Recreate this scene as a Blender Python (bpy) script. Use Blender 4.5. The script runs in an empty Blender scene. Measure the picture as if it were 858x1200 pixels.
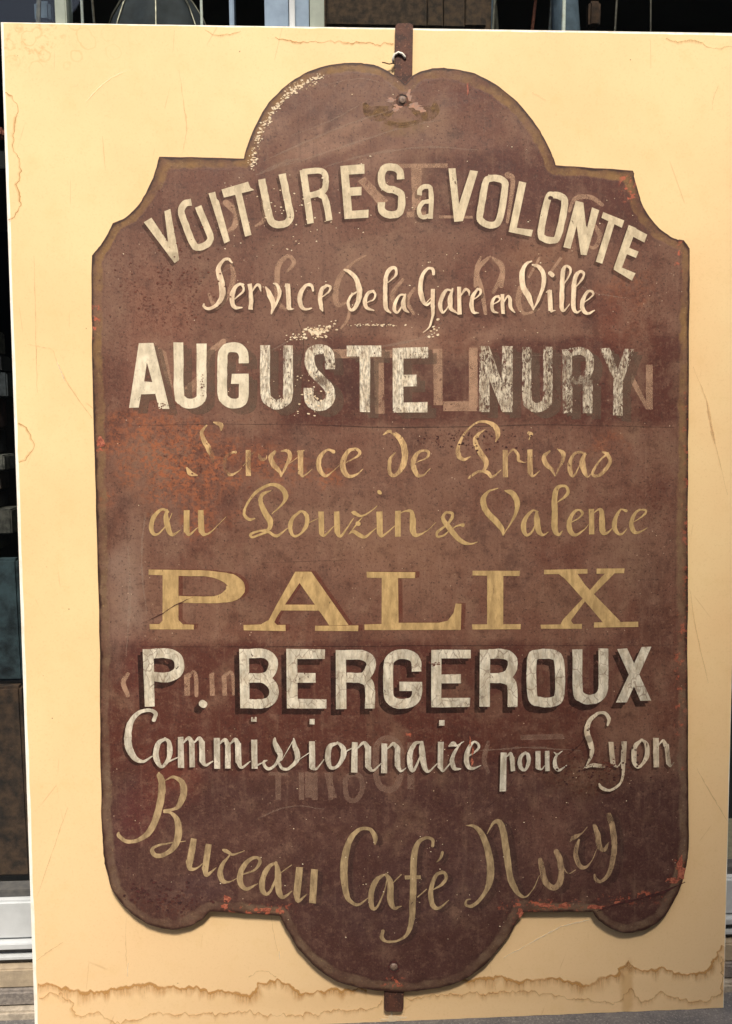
import bpy, bmesh, math, random
import numpy as np
from mathutils import Matrix, Vector
from mathutils.geometry import delaunay_2d_cdt
random.seed(7); rng = np.random.default_rng(7)
scene = bpy.context.scene
C = bpy.context.scene.collection

# ---------------------------------------------------------------- camera
cam_data = bpy.data.cameras.new('camera'); cam = bpy.data.objects.new('camera', cam_data); C.objects.link(cam)
FPX = 1000.0                                            # focal length in pixels of the 858 x 1200 photograph
CAM_LOC = Vector((0.3717796, -1.0257527, 0.8010280))
CAM_ROT = Matrix(((0.9986927, 0.0099321, -0.0501415), (-0.0509822, 0.1226781, -0.9911362), (-0.0036928, 0.9923968, 0.1230240)))
cam.matrix_world = Matrix.Translation(CAM_LOC) @ CAM_ROT.to_4x4()
cam_data.sensor_fit = 'VERTICAL'; cam_data.sensor_height = 36; cam_data.lens = FPX/1200*36
cam_data.clip_start = 0.02; cam_data.clip_end = 200
scene.camera = cam

# ---------------------------------------------------------------- daylight
SUN_EL, SUN_AZ = math.radians(55), math.radians(4)     # azimuth measured from -Y (towards the camera side), minus = left
to_sun = Vector((math.sin(SUN_AZ)*math.cos(SUN_EL), -math.cos(SUN_AZ)*math.cos(SUN_EL), math.sin(SUN_EL)))
w = bpy.data.worlds.new('World'); scene.world = w; w.use_nodes = True
wt = w.node_tree; bg = wt.nodes['Background']
sky = wt.nodes.new('ShaderNodeTexSky'); sky.sky_type = 'NISHITA'; sky.sun_disc = False
sky.sun_elevation = SUN_EL; sky.sun_rotation = math.atan2(to_sun.x, to_sun.y)
sky.air_density = 1.0; sky.dust_density = 3.0; sky.ozone_density = 0.6
wt.links.new(sky.outputs[0], bg.inputs['Color']); bg.inputs['Strength'].default_value = 0.14
sl = bpy.data.lights.new('sun', 'SUN'); sl.energy = 3.9; sl.angle = math.radians(9); sl.color = (1.0, 0.91, 0.78)
so = bpy.data.objects.new('sun', sl); C.objects.link(so); so.rotation_euler = to_sun.to_track_quat('Z', 'Y').to_euler()
scene.view_settings.view_transform = 'Standard'; scene.view_settings.look = 'None'
scene.view_settings.exposure = 0.45; scene.view_settings.gamma = 1; scene.view_settings.use_curve_mapping = False
scene.cycles.transparent_max_bounces = 16

SHADE_ROOF_L = (-1.3, 2.05); SHADE_ROOF_R = (5.2, 10.2)  # ends of the added house's roof slope, set to shade the board
# ---------------------------------------------------------------- frame of the leaning board
TILT = math.radians(3)
BU = Vector((0, math.sin(TILT), math.cos(TILT))); BN = Vector((0, -math.cos(TILT), math.sin(TILT)))
BOARD_M = Matrix(((1, 0, 0, 0), (0, BU.y, BN.y, 0), (0, BU.z, BN.z, 0), (0, 0, 0, 1)))
U0, V0 = 0.42, 0.62                                     # origin of the sign on the board
PX = 950.0                                              # about photograph pixels per metre on the board
def ray(px, py): return CAM_ROT @ Vector(((px-429)/FPX, -(py-600)/FPX, -1))
def on_board(px, py, d=0.0):
    """photograph pixel -> board coordinates (metres right, metres up) on the plane d in front of the board face"""
    r = ray(px, py); o = CAM_LOC - BN*d
    s = -(o.dot(BN))/r.dot(BN); p = o + r*s
    return p.x, p.dot(BU)
def at_y(px, py, y):
    r = ray(px, py); s = (y-CAM_LOC.y)/r.y; return CAM_LOC + r*s
SIGN_W = 0.0105                                         # front face of the metal plate, in front of the board
def S(px, py, d=SIGN_W):
    u, v = on_board(px, py, d); return u-U0, v-V0

# ---------------------------------------------------------------- objects
def link(name, me, mat=None, parent=None):
    o = bpy.data.objects.new(name, me); C.objects.link(o)
    if mat is not None: me.materials.append(mat)
    if parent is not None: o.parent = parent
    return o
def tag(o, label=None, cat=None, group=None, kind=None):
    for k, v in (('label', label), ('category', cat), ('group', group), ('kind', kind)):
        if v: o[k] = v
    return o
def empty(name, M=None):
    o = bpy.data.objects.new(name, None); C.objects.link(o); o.empty_display_size = .05
    if M is not None: o.matrix_world = M
    return o
def mesh(name, vs, fs):
    me = bpy.data.meshes.new(name); me.from_pydata([tuple(v) for v in vs], [], fs); me.update(); return me
def from_bm(name, bm, mat, parent=None, smooth=False):
    me = bpy.data.meshes.new(name); bm.to_mesh(me); bm.free()
    if smooth:
        for p in me.polygons: p.use_smooth = True
    return link(name, me, mat, parent)
def box_bm(bm, lo, hi, bevel=0.0, M=None):
    r = bmesh.ops.create_cube(bm, size=1)
    vs = r['verts']; lo = Vector(lo); hi = Vector(hi); c = (lo+hi)/2; s = hi-lo
    for v in vs: v.co = Vector((v.co.x*s.x, v.co.y*s.y, v.co.z*s.z)) + c
    if bevel:
        es = list({e for v in vs for e in v.link_edges})
        rr = bmesh.ops.bevel(bm, geom=es, offset=bevel, segments=2, affect='EDGES'); vs = list({v for f in rr['faces'] for v in f.verts} | {v for v in vs if v.is_valid})
    if M is not None:
        for v in vs: v.co = M @ v.co
    return bm
def box(name, lo, hi, mat, parent=None, bevel=0.0, M=None):
    return from_bm(name, box_bm(bmesh.new(), lo, hi, bevel, M), mat, parent)
def tube_bm(bm, pts, r, seg=8, radii=None):
    pts = [Vector(p) for p in pts]; rings = []
    for i, p in enumerate(pts):
        d = (pts[min(i+1, len(pts)-1)]-pts[max(i-1, 0)]).normalized()
        a = d.cross(Vector((0, 0, 1)) if abs(d.z) < .9 else Vector((1, 0, 0))).normalized(); b = d.cross(a)
        rr = radii[i] if radii else r
        rings.append([bm.verts.new(p + (a*math.cos(t)+b*math.sin(t))*rr) for t in [2*math.pi*k/seg for k in range(seg)]])
    for q, s in zip(rings, rings[1:]):
        for k in range(seg): bm.faces.new((q[k], q[(k+1) % seg], s[(k+1) % seg], s[k]))
    bm.faces.new(rings[0][::-1]); bm.faces.new(rings[-1]); return bm

# ---------------------------------------------------------------- node helper
def srgb(r, g, b, k=1.0):
    f = lambda c: (c/255/12.92 if c/255 <= .04045 else ((c/255+.055)/1.055)**2.4)*k
    return (f(r), f(g), f(b), 1)
class G:
    def __init__(s, name):
        s.m = bpy.data.materials.new(name); s.m.use_nodes = True; s.t = s.m.node_tree
        s.bsdf = s.t.nodes['Principled BSDF']; s.out = s.t.nodes['Material Output']
        s.co = s.t.nodes.new('ShaderNodeTexCoord').outputs['Object']
        s.q = s.vscale(s.co, (PX, PX, PX))                 # object space in 'photo pixels'
    def setin(s, sock, v):
        if isinstance(v, bpy.types.NodeSocket): s.t.links.new(v, sock)
        else: sock.default_value = v
    def node(s, typ, **ins):
        n = s.t.nodes.new(typ)
        for k, v in ins.items():
            k = k.replace('_', ' ') if not k.startswith('i') or not k[1:].isdigit() else int(k[1:])
            s.setin(n.inputs[k], v)
        return n
    def math(s, op, a, b=0.0, c=0.0, clamp=False):
        n = s.t.nodes.new('ShaderNodeMath'); n.operation = op; n.use_clamp = clamp
        s.setin(n.inputs[0], a); s.setin(n.inputs[1], b); s.setin(n.inputs[2], c); return n.outputs[0]
    def vscale(s, v, sc, loc=(0, 0, 0)):
        n = s.t.nodes.new('ShaderNodeMapping'); s.setin(n.inputs[0], v); n.inputs['Scale'].default_value = sc; n.inputs['Location'].default_value = loc; return n.outputs[0]
    def noise(s, scale=1, detail=4, rough=.55, stretch=(1, 1, 1), off=0.0, dist=0.0, q=None):
        v = s.vscale(q or s.q, (stretch[0]*scale, stretch[1]*scale, stretch[2]*scale), (off, off*1.7, off*.3))
        n = s.node('ShaderNodeTexNoise', Vector=v, Scale=1.0, Detail=detail, Roughness=rough, Distortion=dist); return n.outputs['Fac']
    def voro(s, scale, feature='F1', off=0.0, stretch=(1, 1, 1), q=None):
        v = s.vscale(q or s.q, (stretch[0]*scale, stretch[1]*scale, stretch[2]*scale), (off, off*1.7, off*.3))
        n = s.t.nodes.new('ShaderNodeTexVoronoi'); n.feature = feature; s.setin(n.inputs['Vector'], v); n.inputs['Scale'].default_value = 1
        return n.outputs['Distance']
    def rng(s, v, a, b, c=0.0, d=1.0, smooth=True):
        n = s.t.nodes.new('ShaderNodeMapRange'); n.interpolation_type = 'SMOOTHSTEP' if smooth else 'LINEAR'
        for i, x in enumerate((v, a, b, c, d)): s.setin(n.inputs[i], x)
        return n.outputs[0]
    def mix(s, f, a, b, mode='MIX'):
        n = s.t.nodes.new('ShaderNodeMix'); n.data_type = 'RGBA'; n.blend_type = mode; n.clamp_factor = True
        s.setin(n.inputs[0], f); s.setin(n.inputs[6], a); s.setin(n.inputs[7], b); return n.outputs[2]
    def blob(s, cx, cy, rx, ry, amp=.5, nscale=.03, soft=.5, local=None, off=0.0):
        """soft-edged patch centred on photo pixel (cx, cy) with radii in pixels"""
        lx, ly = (local or S)(cx, cy); lx *= PX; ly *= PX
        v = s.vscale(s.q, (1/rx, 1/ry, 0), (-lx/rx, -ly/ry, 0))
        n = s.t.nodes.new('ShaderNodeVectorMath'); n.operation = 'LENGTH'; s.setin(n.inputs[0], v)
        nz = s.noise(nscale, 4, .6, off=off+cx*.01)
        d = s.math('ADD', n.outputs['Value'], s.math('MULTIPLY', s.math('SUBTRACT', nz, .5), amp*2))
        return s.rng(d, 1.0, 1.0-soft)
    def band(s, y0, y1, soft=6, x0=None, x1=None, amp=6):
        """photo-pixel rows y0..y1"""
        sep = s.node('ShaderNodeSeparateXYZ', Vector=s.q); y = sep.outputs[1]; x = sep.outputs[0]
        nz = s.math('MULTIPLY', s.math('SUBTRACT', s.noise(.03, 3, .6, off=y0*.1), .5), amp*2)
        a = S(450, y0)[1]*PX; b = S(450, y1)[1]*PX; yy = s.math('ADD', y, nz)
        f = s.math('MULTIPLY', s.rng(yy, a+soft/2, a-soft/2), s.rng(yy, b-soft/2, b+soft/2))
        if x0 is not None:
            xx = s.math('ADD', x, nz); l = S(x0, (y0+y1)/2)[0]*PX; r = S(x1, (y0+y1)/2)[0]*PX
            f = s.math('MULTIPLY', f, s.math('MULTIPLY', s.rng(xx, l-soft, l+soft), s.rng(xx, r+soft, r-soft)))
        return f
    def bump(s, h, strength=.3, dist=.001):
        n = s.node('ShaderNodeBump', Height=h, Strength=strength, Distance=dist); s.t.links.new(n.outputs[0], s.bsdf.inputs['Normal']); return n
    def done(s, color, rough=.6, metallic=0.0, alpha=None, spec=.5):
        s.setin(s.bsdf.inputs['Base Color'], color); s.setin(s.bsdf.inputs['Roughness'], rough); s.setin(s.bsdf.inputs['Metallic'], metallic)
        s.bsdf.inputs['Specular IOR Level'].default_value = spec
        if alpha is not None:
            tr = s.t.nodes.new('ShaderNodeBsdfTransparent'); mx = s.t.nodes.new('ShaderNodeMixShader')
            s.setin(mx.inputs[0], alpha); s.t.links.new(tr.outputs[0], mx.inputs[1]); s.t.links.new(s.bsdf.outputs[0], mx.inputs[2]); s.t.links.new(mx.outputs[0], s.out.inputs[0])
        return s.m

# ---------------------------------------------------------------- lettering
# each text line: origin of its tracing sheet (photo px), 4.009 sheet units per px, paint, shade, letters
# strokes: c = brush stroke with round ends, s = smooth stroke with cut ends, p = straight stroke, f = filled outline, o = closed stroke
LINES = [
 ((160,190),'cream_paint','shade_soft',(-3,4),[
  'f 35,282 70,262 150,378 130,230 160,220 170,285 176,312 203,460 180,474',
  's32 258,188 228,196 210,228 225,280 262,375 285,400 322,392 347,365 340,330 290,208',
  'f 338,148 370,138 378,172 388,182 440,370 412,382',
  'f 400,128 525,93 535,120 555,132 412,168|p30 477,140 525,346',
  's34 588,80 608,180 628,268 652,292 695,290 722,262 712,190 685,55']),
 ((340,180),'cream_paint','shade_soft',(-3,4),[
  'p32 62,78 96,328|s28 60,88 130,80 160,90 168,130 160,170 130,188 85,198|s30 138,192 165,215 185,314',
  'f 236,58 272,55 294,304 256,308|f 236,58 348,50 350,94 246,100|f 258,162 335,155 335,195 262,200|f 256,272 368,262 368,302 258,308',
  's34 520,120 516,85 490,65 450,65 430,95 432,140 455,165 490,172 520,190 525,225 520,265 500,285 455,285 430,262 428,228',
  's22 608,195 612,168 638,155 662,175 660,306|s20 658,222 625,230 606,255 608,285 625,298 655,290',
  'f 745,70 778,68 795,238 846,78 882,82 812,318 772,322']),
 ((550,190),'cream_paint','shade_soft',(-3,4),[
  'o32 75,105 88,80 122,75 158,86 168,120 145,260 115,295 75,290 50,265 55,215',
  'f 235,90 268,96 224,308 300,318 292,350 186,328',
  'o32 370,172 395,155 430,162 449,195 418,345 388,368 350,358 337,325',
  'f 500,180 536,190 475,408 442,398|f 505,182 537,190 548,300 560,320 552,438 525,436 505,300|f 578,213 610,225 552,438 528,425',
  'f 630,235 728,275 718,308 620,262|p32 668,282 610,472',
  'f 750,295 785,310 712,510 678,500|f 750,295 836,340 822,378 740,335|f 735,395 795,420 782,450 722,425|f 690,485 782,522 765,556 678,505']),
 ((230,295),'cream_paint_thin','shade_soft',(2,4),[
  'c 168,50,8 150,34,14 122,45,14 104,85,24 120,150,30 122,205,26 95,250,16 60,268,14 36,258,12 36,246,8',
  'c 222,155,10 195,155,14 172,190,22 168,235,22 185,262,16 215,262,6|c 218,158,10 220,185,10 180,222,5',
  's20 250,150 258,210 256,272|c 262,190,5 280,158,11 297,160,15 305,185,4',
  'c 328,168,8 345,200,24 362,250,22 352,292,6|c 352,290,5 382,230,12 392,185,18 378,155,14 364,150,6',
  's22 430,150 432,200 436,266|c 418,162,4 430,154,12|c 436,266,18 448,270,10 460,268,4',
  'c 550,182,10 540,158,14 515,158,14 490,195,22 488,235,22 505,268,16 542,266,5',
  'c 612,160,12 590,180,20 582,225,20 588,262,18 594,278,6|c 612,158,12 632,165,12 622,190,8 590,214,4',
  'c 696,84,8 722,95,18 750,125,22 767,180,26 762,230,22 742,270,16 724,272,12 714,245,14 725,210,12 758,185,5',
  'c 832,184,12 808,194,15 793,230,20 802,262,16 834,275,6|c 832,184,12 842,200,10 833,224,7 798,240,4']),
 ((400,295),'cream_paint_thin','shade_soft',(2,4),[
  'c 220,145,4 250,118,9 260,95,12 250,75,14 228,82,18 210,120,20 207,200,20 210,262,20 232,286,7',
  'c 300,203,9 275,205,10 255,240,16 250,275,16 265,285,10 285,255,7 298,210,6|c 302,200,8 292,240,20 298,270,18 318,286,5',
  'c 434,105,14 430,82,14 405,80,12 380,115,18 372,170,22 380,220,22 400,250,12 426,232,6|s19 430,174 430,262|c 432,255,18 428,310,12 412,355,7 385,380,3|c 398,244,5 424,214,4',
  'c 520,185,8 495,180,12 472,215,20 465,260,18 480,285,10 505,250,6 520,190,5|c 522,175,8 512,220,22 515,265,20 545,288,5',
  's20 553,165 556,295|c 560,208,5 583,178,12 598,185,13 602,206,4',
  'c 640,175,12 618,210,18 612,255,20 622,285,14 645,288,4|c 640,175,10 655,180,12 650,200,8 618,228,4',
  'c 740,208,8 720,215,12 708,245,16 715,278,14 736,286,5|c 736,210,9 745,225,8 712,250,4',
  's17 757,200 760,292|c 765,238,5 782,210,11 794,222,16 795,262,16 816,286,5']),
 ((560,295),'cream_paint_thin','shade_soft',(2,4),[
  'c 252,45,6 226,58,14 208,100,24 212,160,26 240,215,26 262,272,7|c 258,62,8 288,72,20 311,112,22 306,165,18 285,225,13 262,272,6',
  's20 338,180 342,278|c 322,190,4 338,183,10|c 345,280,12 364,275,4||c 340,100,18 352,110,20',
  'c 400,158,4 430,112,9 434,80,12 415,68,12 400,95,20 396,180,22 394,262,20 408,276,10 430,245,4',
  'c 452,175,4 490,130,9 498,104,12 480,92,12 458,122,20 450,190,22 450,262,20 468,285,10 488,270,4',
  'c 498,240,4 538,208,8 540,188,12 517,188,13 495,225,20 492,265,20 515,290,14 548,276,5']),
 ((145,380),'white_paint','shade_grey',(10,7),[
  'f 72,88 140,88 140,118 110,180 95,272 82,325 72,392 26,392|f 112,88 140,88 215,398 165,398 135,275 110,178|f 92,268 136,272 150,328 80,328',
  's46 257,85 260,320 275,358 302,372 335,370 360,352 366,318 366,90',
  's46 564,184 562,140 540,112 495,110 470,130 464,180 464,320 478,356 510,372 548,366 564,338 565,232|f 508,232 588,232 588,280 505,280']),
 ((145,380),'flaked_paint','shade_grey',(10,7),[
  's46 664,98 666,320 685,362 720,378 755,362 772,320 772,100']),
 ((345,380),'flaked_paint','shade_grey',(10,7),[
  's46 168,212 165,150 145,122 110,118 78,135 72,175 88,220 130,265 162,300 168,345 148,375 112,385 80,370 68,340 68,300',
  'f 245,100 408,100 408,152 245,152|p48 332,148 332,412',
  'f 462,112 512,110 514,415 462,415|f 500,110 630,108 628,160 505,160|f 505,238 575,236 575,292 508,292|f 500,368 626,366 626,415 500,415']),
 ((550,390),'flaked_paint_grey','shade_grey',(10,7),[
  'f 48,62 92,62 95,372 46,372|f 155,62 204,62 204,372 150,372|f 48,100 60,62 92,62 180,300 204,372 155,372 90,205',
  's44 270,66 272,300 290,342 320,352 352,338 368,300 370,66',
  'p46 460,78 462,378|s38 470,92 530,86 562,112 566,160 550,205 520,222 470,225|p46 556,222 556,378',
  'f 614,72 660,70 700,185 688,225 668,200|f 730,75 775,75 720,230 680,225|f 676,218 720,216 720,390 676,388']),
 ((205,485),'ochre_paint_faded',None,None,[
  'c 218,76,8 216,52,22 185,40,8|c 150,55,8 126,85,16 135,120,22 160,165,26 178,205,18 180,230,4|c 56,254,10 72,278,24 104,288,7',
  'c 285,180,14 268,178,4|c 280,182,6 252,190,10 235,215,18 235,255,14 258,285,16 300,270,4 332,232,2',
  's24 345,170 345,292|c 350,195,3 372,182,3|c 395,192,10 408,215,16 428,208,10 432,196,4',
  'c 470,178,14 450,205,22 465,240,24 492,270,16 498,295,4|c 500,175,6 525,172,14 542,195,20 525,240,14 498,295,4|c 530,238,3 575,205,3',
  's25 590,172 590,280|c 588,275,22 605,292,10 645,260,2|c 575,178,4 605,172,6',
  'c 745,177,18 718,168,10 690,190,18 675,225,24 682,265,22 710,292,13 745,268,4 800,212,2']),
 ((360,485),'ochre_paint_faded',None,None,[
  'c 165,238,4 225,207,8 248,185,16 230,165,12 195,175,18 170,220,26 172,265,26 195,292,18 232,285,9 262,260,3',
  'c 358,98,4 385,82,14 420,100,22 450,140,28 460,190,30 450,245,26 420,285,16 395,285,18 386,250,18 392,210,14 415,182,4',
  'c 515,228,3 560,207,8 572,185,14 555,172,10 525,180,14 502,215,24 502,255,24 522,290,16 550,285,8 578,256,3']),
 ((530,485),'ochre_paint_faded',None,None,[
  'c 85,200,5 55,215,14 30,195,24 30,150,16 60,90,9 110,45,9 160,38,14 202,60,24 215,95,22 203,132,4|c 155,75,4 120,98,16 108,130,22 130,180,26 158,225,26 150,262,14 120,275,8 80,300,8|c 78,302,10 100,284,12 130,268,9 165,275,18 188,296,12 230,262,3',
  's24 248,170 250,298|c 258,200,3 285,168,10 308,190,14 312,218,14 340,228,3 362,215,2',
  's24 364,168 366,278|c 366,275,24 380,293,12 410,268,3||c 360,90,16 372,95,16 366,104,10 360,122,3',
  'c 458,175,8 432,200,20 440,235,24 468,262,16 483,292,4|c 495,165,4 520,185,22 520,215,16 502,255,10 484,290,4',
  'c 630,190,6 600,180,12 572,190,12 555,225,20 555,270,22 570,292,10 600,240,5 628,188,5|c 625,185,10 612,225,26 620,270,24 635,297,8 655,280,3',
  'c 730,185,10 690,222,8 665,262,12 660,285,14 685,292,14 720,262,18 742,225,18 728,190,16 706,178,7']),
 ((165,560),'ochre_paint',None,None,[
  'c 130,160,10 100,148,12 62,182,20 50,230,22 60,264,16 85,260,8 125,215,5 148,166,3|c 122,152,12 120,190,24 130,240,26 150,268,14 185,245,3',
  's26 216,152 216,255|c 216,248,26 228,266,12 268,233,3|s28 282,152 284,250|c 284,248,28 300,266,14 340,245,4 400,182,2',
  'c 535,190,6 510,196,14 486,170,14 500,120,10 545,65,14 610,32,14 660,47,22 682,85,24 665,125,10 618,168,3|c 612,60,3 576,75,16 562,105,20 580,155,26 608,205,28 600,242,14 555,250,10 515,266,12 528,279,10 565,265,10 600,254,12 640,272,14 690,236,3',
  'c 758,155,6 718,185,16 702,230,20 718,272,14 752,262,10 782,215,20 776,170,18 750,155,6 728,172,3|c 785,214,3 835,190,3']),
 ((360,560),'ochre_paint',None,None,[
  's26 66,158 68,262|c 68,258,25 82,270,10 128,225,3|s26 139,158 142,256|c 142,254,26 160,272,11 218,190,4',
  'c 208,162,4 222,165,18 255,180,10 300,155,5 328,132,3|c 258,188,4 235,215,6 198,262,3|c 238,214,20 241,216,20|c 195,264,3 215,252,14 250,272,20 275,276,12 325,235,3',
  's28 339,158 341,260|c 342,258,28 355,272,12 412,225,3||c 338,66,18 342,70,18',
  's27 426,155 426,276|c 440,165,4 465,155,8 490,160,18 496,200,28 497,248,28 515,270,16 560,250,4 605,210,2',
  'c 800,302,2 755,310,12 710,285,24 660,225,26 638,190,18 650,165,12 680,165,14 680,190,14 650,225,10 612,255,12 612,275,10 640,272,8 680,240,5 715,222,9 732,222,16']),
 ((550,560),'ochre_paint',None,None,[
  'c 135,48,4 90,65,12 65,105,26 80,155,28 125,205,28 155,245,20 160,271,3|c 168,60,8 200,70,24 225,110,26 218,165,16 190,220,7 160,270,3',
  'c 325,158,4 295,155,10 265,190,20 255,235,24 270,268,14 300,245,8 322,172,4|c 318,160,12 318,200,28 325,245,26 345,268,12 372,255,3',
  'c 415,114,4 450,90,12 465,65,16 450,38,12 417,45,18 402,80,26 402,160,28 402,240,28 420,268,14 438,250,4',
  'c 470,212,4 515,190,6 532,165,12 515,150,10 490,165,14 470,205,22 475,250,24 500,268,14 545,240,4 560,220,3',
  's26 574,145 576,266|c 582,168,4 605,150,8 622,160,22 626,245,28 645,260,12 675,235,3',
  'c 738,154,14 712,150,8 690,185,18 682,230,24 700,262,14 720,262,8 740,240,3',
  'c 770,208,3 800,190,5 825,170,10 830,152,9 805,150,9 780,165,14 762,210,20 768,245,22 790,258,12 835,235,3']),
 ((165,655),'ochre_paint','shade_red',(5,-1),[
  'f 38,50 180,52 180,80 38,75|f 103,52 178,52 178,310 103,310|f 42,306 88,306 103,288 178,288 198,308 250,310 248,333 42,330|s 178,66,28 300,68,28 370,79,36 428,102,62 446,136,90 425,165,72 370,188,38 300,192,32 178,190,32',
  'f 725,60 790,60 745,112 640,270 622,308 583,308 602,285 640,215|f 725,60 800,60 975,310 885,312 872,290 738,102|f 655,215 835,215 850,243 640,243|f 483,310 565,308 595,290 622,292 640,310 680,310 680,338 483,336|f 820,314 1024,312 1022,340 820,338']),
 ((360,655),'ochre_paint','shade_red',(5,-1),[
  'f 280,60 508,62 506,90 280,88|f 350,85 428,85 430,305 350,310|f 270,308 350,304 430,300 620,300 660,290 688,255 698,210 724,210 722,332 270,334']),
 ((550,655),'ochre_paint',None,None,[
  'f 16,56 238,56 236,80 16,78|f 84,75 160,75 160,308 84,310|f 14,308 242,305 240,330 14,332',
  'f 352,52 556,48 556,70 352,72|f 598,46 730,44 728,66 598,70|f 410,62 500,60 545,125 710,295 635,305 545,200 450,95|f 640,66 690,62 590,160 545,195 478,290 490,308 430,308 440,285 530,190 620,85|f 336,308 530,306 528,328 336,328|f 586,298 794,294 794,320 586,322']),
 ((155,750),'crackled_paint','shade_dark',(-6,7),[
  'f 50,42 100,42 106,312 60,314|s46 95,64 160,62 205,78 222,115 210,155 165,175 98,172',
  'c 330,298,34 336,302,34',
  'f 502,42 548,42 552,322 508,322|s44 545,64 620,64 658,90 660,130 640,165 600,178 548,178|s44 548,178 620,182 660,215 664,262 640,292 600,300 550,300',
  'f 725,42 775,42 777,320 727,322|f 770,42 907,44 905,88 772,88|f 772,155 862,155 862,200 775,200|f 775,276 912,278 912,322 760,322']),
 ((360,750),'crackled_paint','shade_dark',(-6,7),[
  'f 134,48 182,48 184,325 136,325|s46 180,70 255,70 295,92 298,130 275,168 240,178 185,176|s46 245,178 282,195 295,230 295,322',
  's46 514,148 510,95 480,70 430,68 392,90 382,130 382,250 400,288 440,300 490,292 514,262 516,205|f 434,196 540,196 540,240 434,240',
  'f 584,46 630,46 630,316 584,316|f 620,46 768,46 768,86 625,86|f 622,162 722,160 722,204 625,204|f 625,272 766,272 764,314 625,316']),
 ((560,750),'crackled_paint','shade_dark',(-6,7),[
  'f 10,46 58,46 56,314 8,314|s46 50,66 120,66 160,87 162,130 140,165 100,178 54,178|s46 110,178 152,195 163,230 163,314',
  'o46 255,95 280,68 350,68 382,100 384,258 352,290 290,290 256,260',
  's46 468,44 470,238 485,268 520,280 560,272 586,243 590,180 590,40',
  'f 655,42 702,38 815,285 765,285|f 770,34 815,32 700,294 650,294']),
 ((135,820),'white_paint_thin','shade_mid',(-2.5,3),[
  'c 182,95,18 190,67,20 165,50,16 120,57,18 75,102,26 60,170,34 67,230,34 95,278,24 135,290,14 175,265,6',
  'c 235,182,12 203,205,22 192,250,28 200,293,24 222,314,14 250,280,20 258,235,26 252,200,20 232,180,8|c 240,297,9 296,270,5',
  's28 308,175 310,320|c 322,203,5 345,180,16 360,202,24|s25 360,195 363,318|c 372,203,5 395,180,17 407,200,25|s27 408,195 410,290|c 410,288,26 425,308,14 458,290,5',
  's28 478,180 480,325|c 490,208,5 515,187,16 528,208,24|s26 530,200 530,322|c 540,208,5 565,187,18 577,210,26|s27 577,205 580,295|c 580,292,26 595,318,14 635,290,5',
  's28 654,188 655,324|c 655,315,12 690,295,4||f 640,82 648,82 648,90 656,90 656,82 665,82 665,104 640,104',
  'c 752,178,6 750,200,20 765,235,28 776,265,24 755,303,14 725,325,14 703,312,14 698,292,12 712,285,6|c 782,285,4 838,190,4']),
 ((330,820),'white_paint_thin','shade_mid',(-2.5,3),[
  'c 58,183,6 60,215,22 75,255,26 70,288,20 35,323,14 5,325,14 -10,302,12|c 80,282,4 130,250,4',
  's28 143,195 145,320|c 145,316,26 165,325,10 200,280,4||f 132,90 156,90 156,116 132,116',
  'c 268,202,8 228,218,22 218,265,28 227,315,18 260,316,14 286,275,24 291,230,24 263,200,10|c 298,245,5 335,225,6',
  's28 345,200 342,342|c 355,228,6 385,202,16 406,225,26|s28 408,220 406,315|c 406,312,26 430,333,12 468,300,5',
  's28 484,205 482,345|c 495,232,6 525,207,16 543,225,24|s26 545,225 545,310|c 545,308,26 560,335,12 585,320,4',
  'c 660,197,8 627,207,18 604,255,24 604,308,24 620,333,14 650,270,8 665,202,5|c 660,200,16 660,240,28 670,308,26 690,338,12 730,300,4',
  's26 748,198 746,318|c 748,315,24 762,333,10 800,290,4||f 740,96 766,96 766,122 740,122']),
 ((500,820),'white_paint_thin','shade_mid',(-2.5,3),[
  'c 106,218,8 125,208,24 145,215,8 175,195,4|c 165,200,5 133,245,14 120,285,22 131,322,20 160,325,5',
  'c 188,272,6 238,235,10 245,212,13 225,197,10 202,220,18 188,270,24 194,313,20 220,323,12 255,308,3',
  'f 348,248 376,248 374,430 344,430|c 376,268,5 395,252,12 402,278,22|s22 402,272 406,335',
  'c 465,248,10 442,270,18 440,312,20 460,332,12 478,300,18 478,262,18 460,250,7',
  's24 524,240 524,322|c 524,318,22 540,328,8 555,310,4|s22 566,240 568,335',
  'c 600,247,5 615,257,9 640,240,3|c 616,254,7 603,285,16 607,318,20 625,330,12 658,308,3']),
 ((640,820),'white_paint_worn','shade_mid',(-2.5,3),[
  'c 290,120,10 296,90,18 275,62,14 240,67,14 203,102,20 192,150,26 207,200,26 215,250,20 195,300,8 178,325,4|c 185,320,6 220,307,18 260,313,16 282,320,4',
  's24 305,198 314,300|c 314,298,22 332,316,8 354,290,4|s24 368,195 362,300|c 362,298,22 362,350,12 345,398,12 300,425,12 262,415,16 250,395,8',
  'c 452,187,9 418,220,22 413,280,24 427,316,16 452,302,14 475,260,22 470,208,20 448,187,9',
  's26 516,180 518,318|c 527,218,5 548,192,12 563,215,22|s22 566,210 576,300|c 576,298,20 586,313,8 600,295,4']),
 ((130,895),'drab_paint',None,None,[
  'c 226,44,10 228,55,26 240,90,32 236,160,34 215,250,32 180,320,28 130,358,18 75,365,18 38,338,18 36,324,10|c 255,80,4 290,62,12 333,87,26 343,135,32 324,190,26 300,213,14 250,220,10|c 250,226,10 285,232,14 312,270,28 318,330,34 300,385,28 260,422,20 215,433,22 194,412,20 207,390,12 260,375,8 350,363,3',
  's30 390,352 370,468|c 368,458,30 373,492,22 400,493,10 430,470,4|s30 460,378 442,502|c 442,492,30 452,522,18 495,490,4',
  'c 528,405,10 545,412,18 575,428,10 628,408,3|c 560,428,6 527,470,18 514,515,26 527,553,22 560,554,6 590,540,3',
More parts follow.
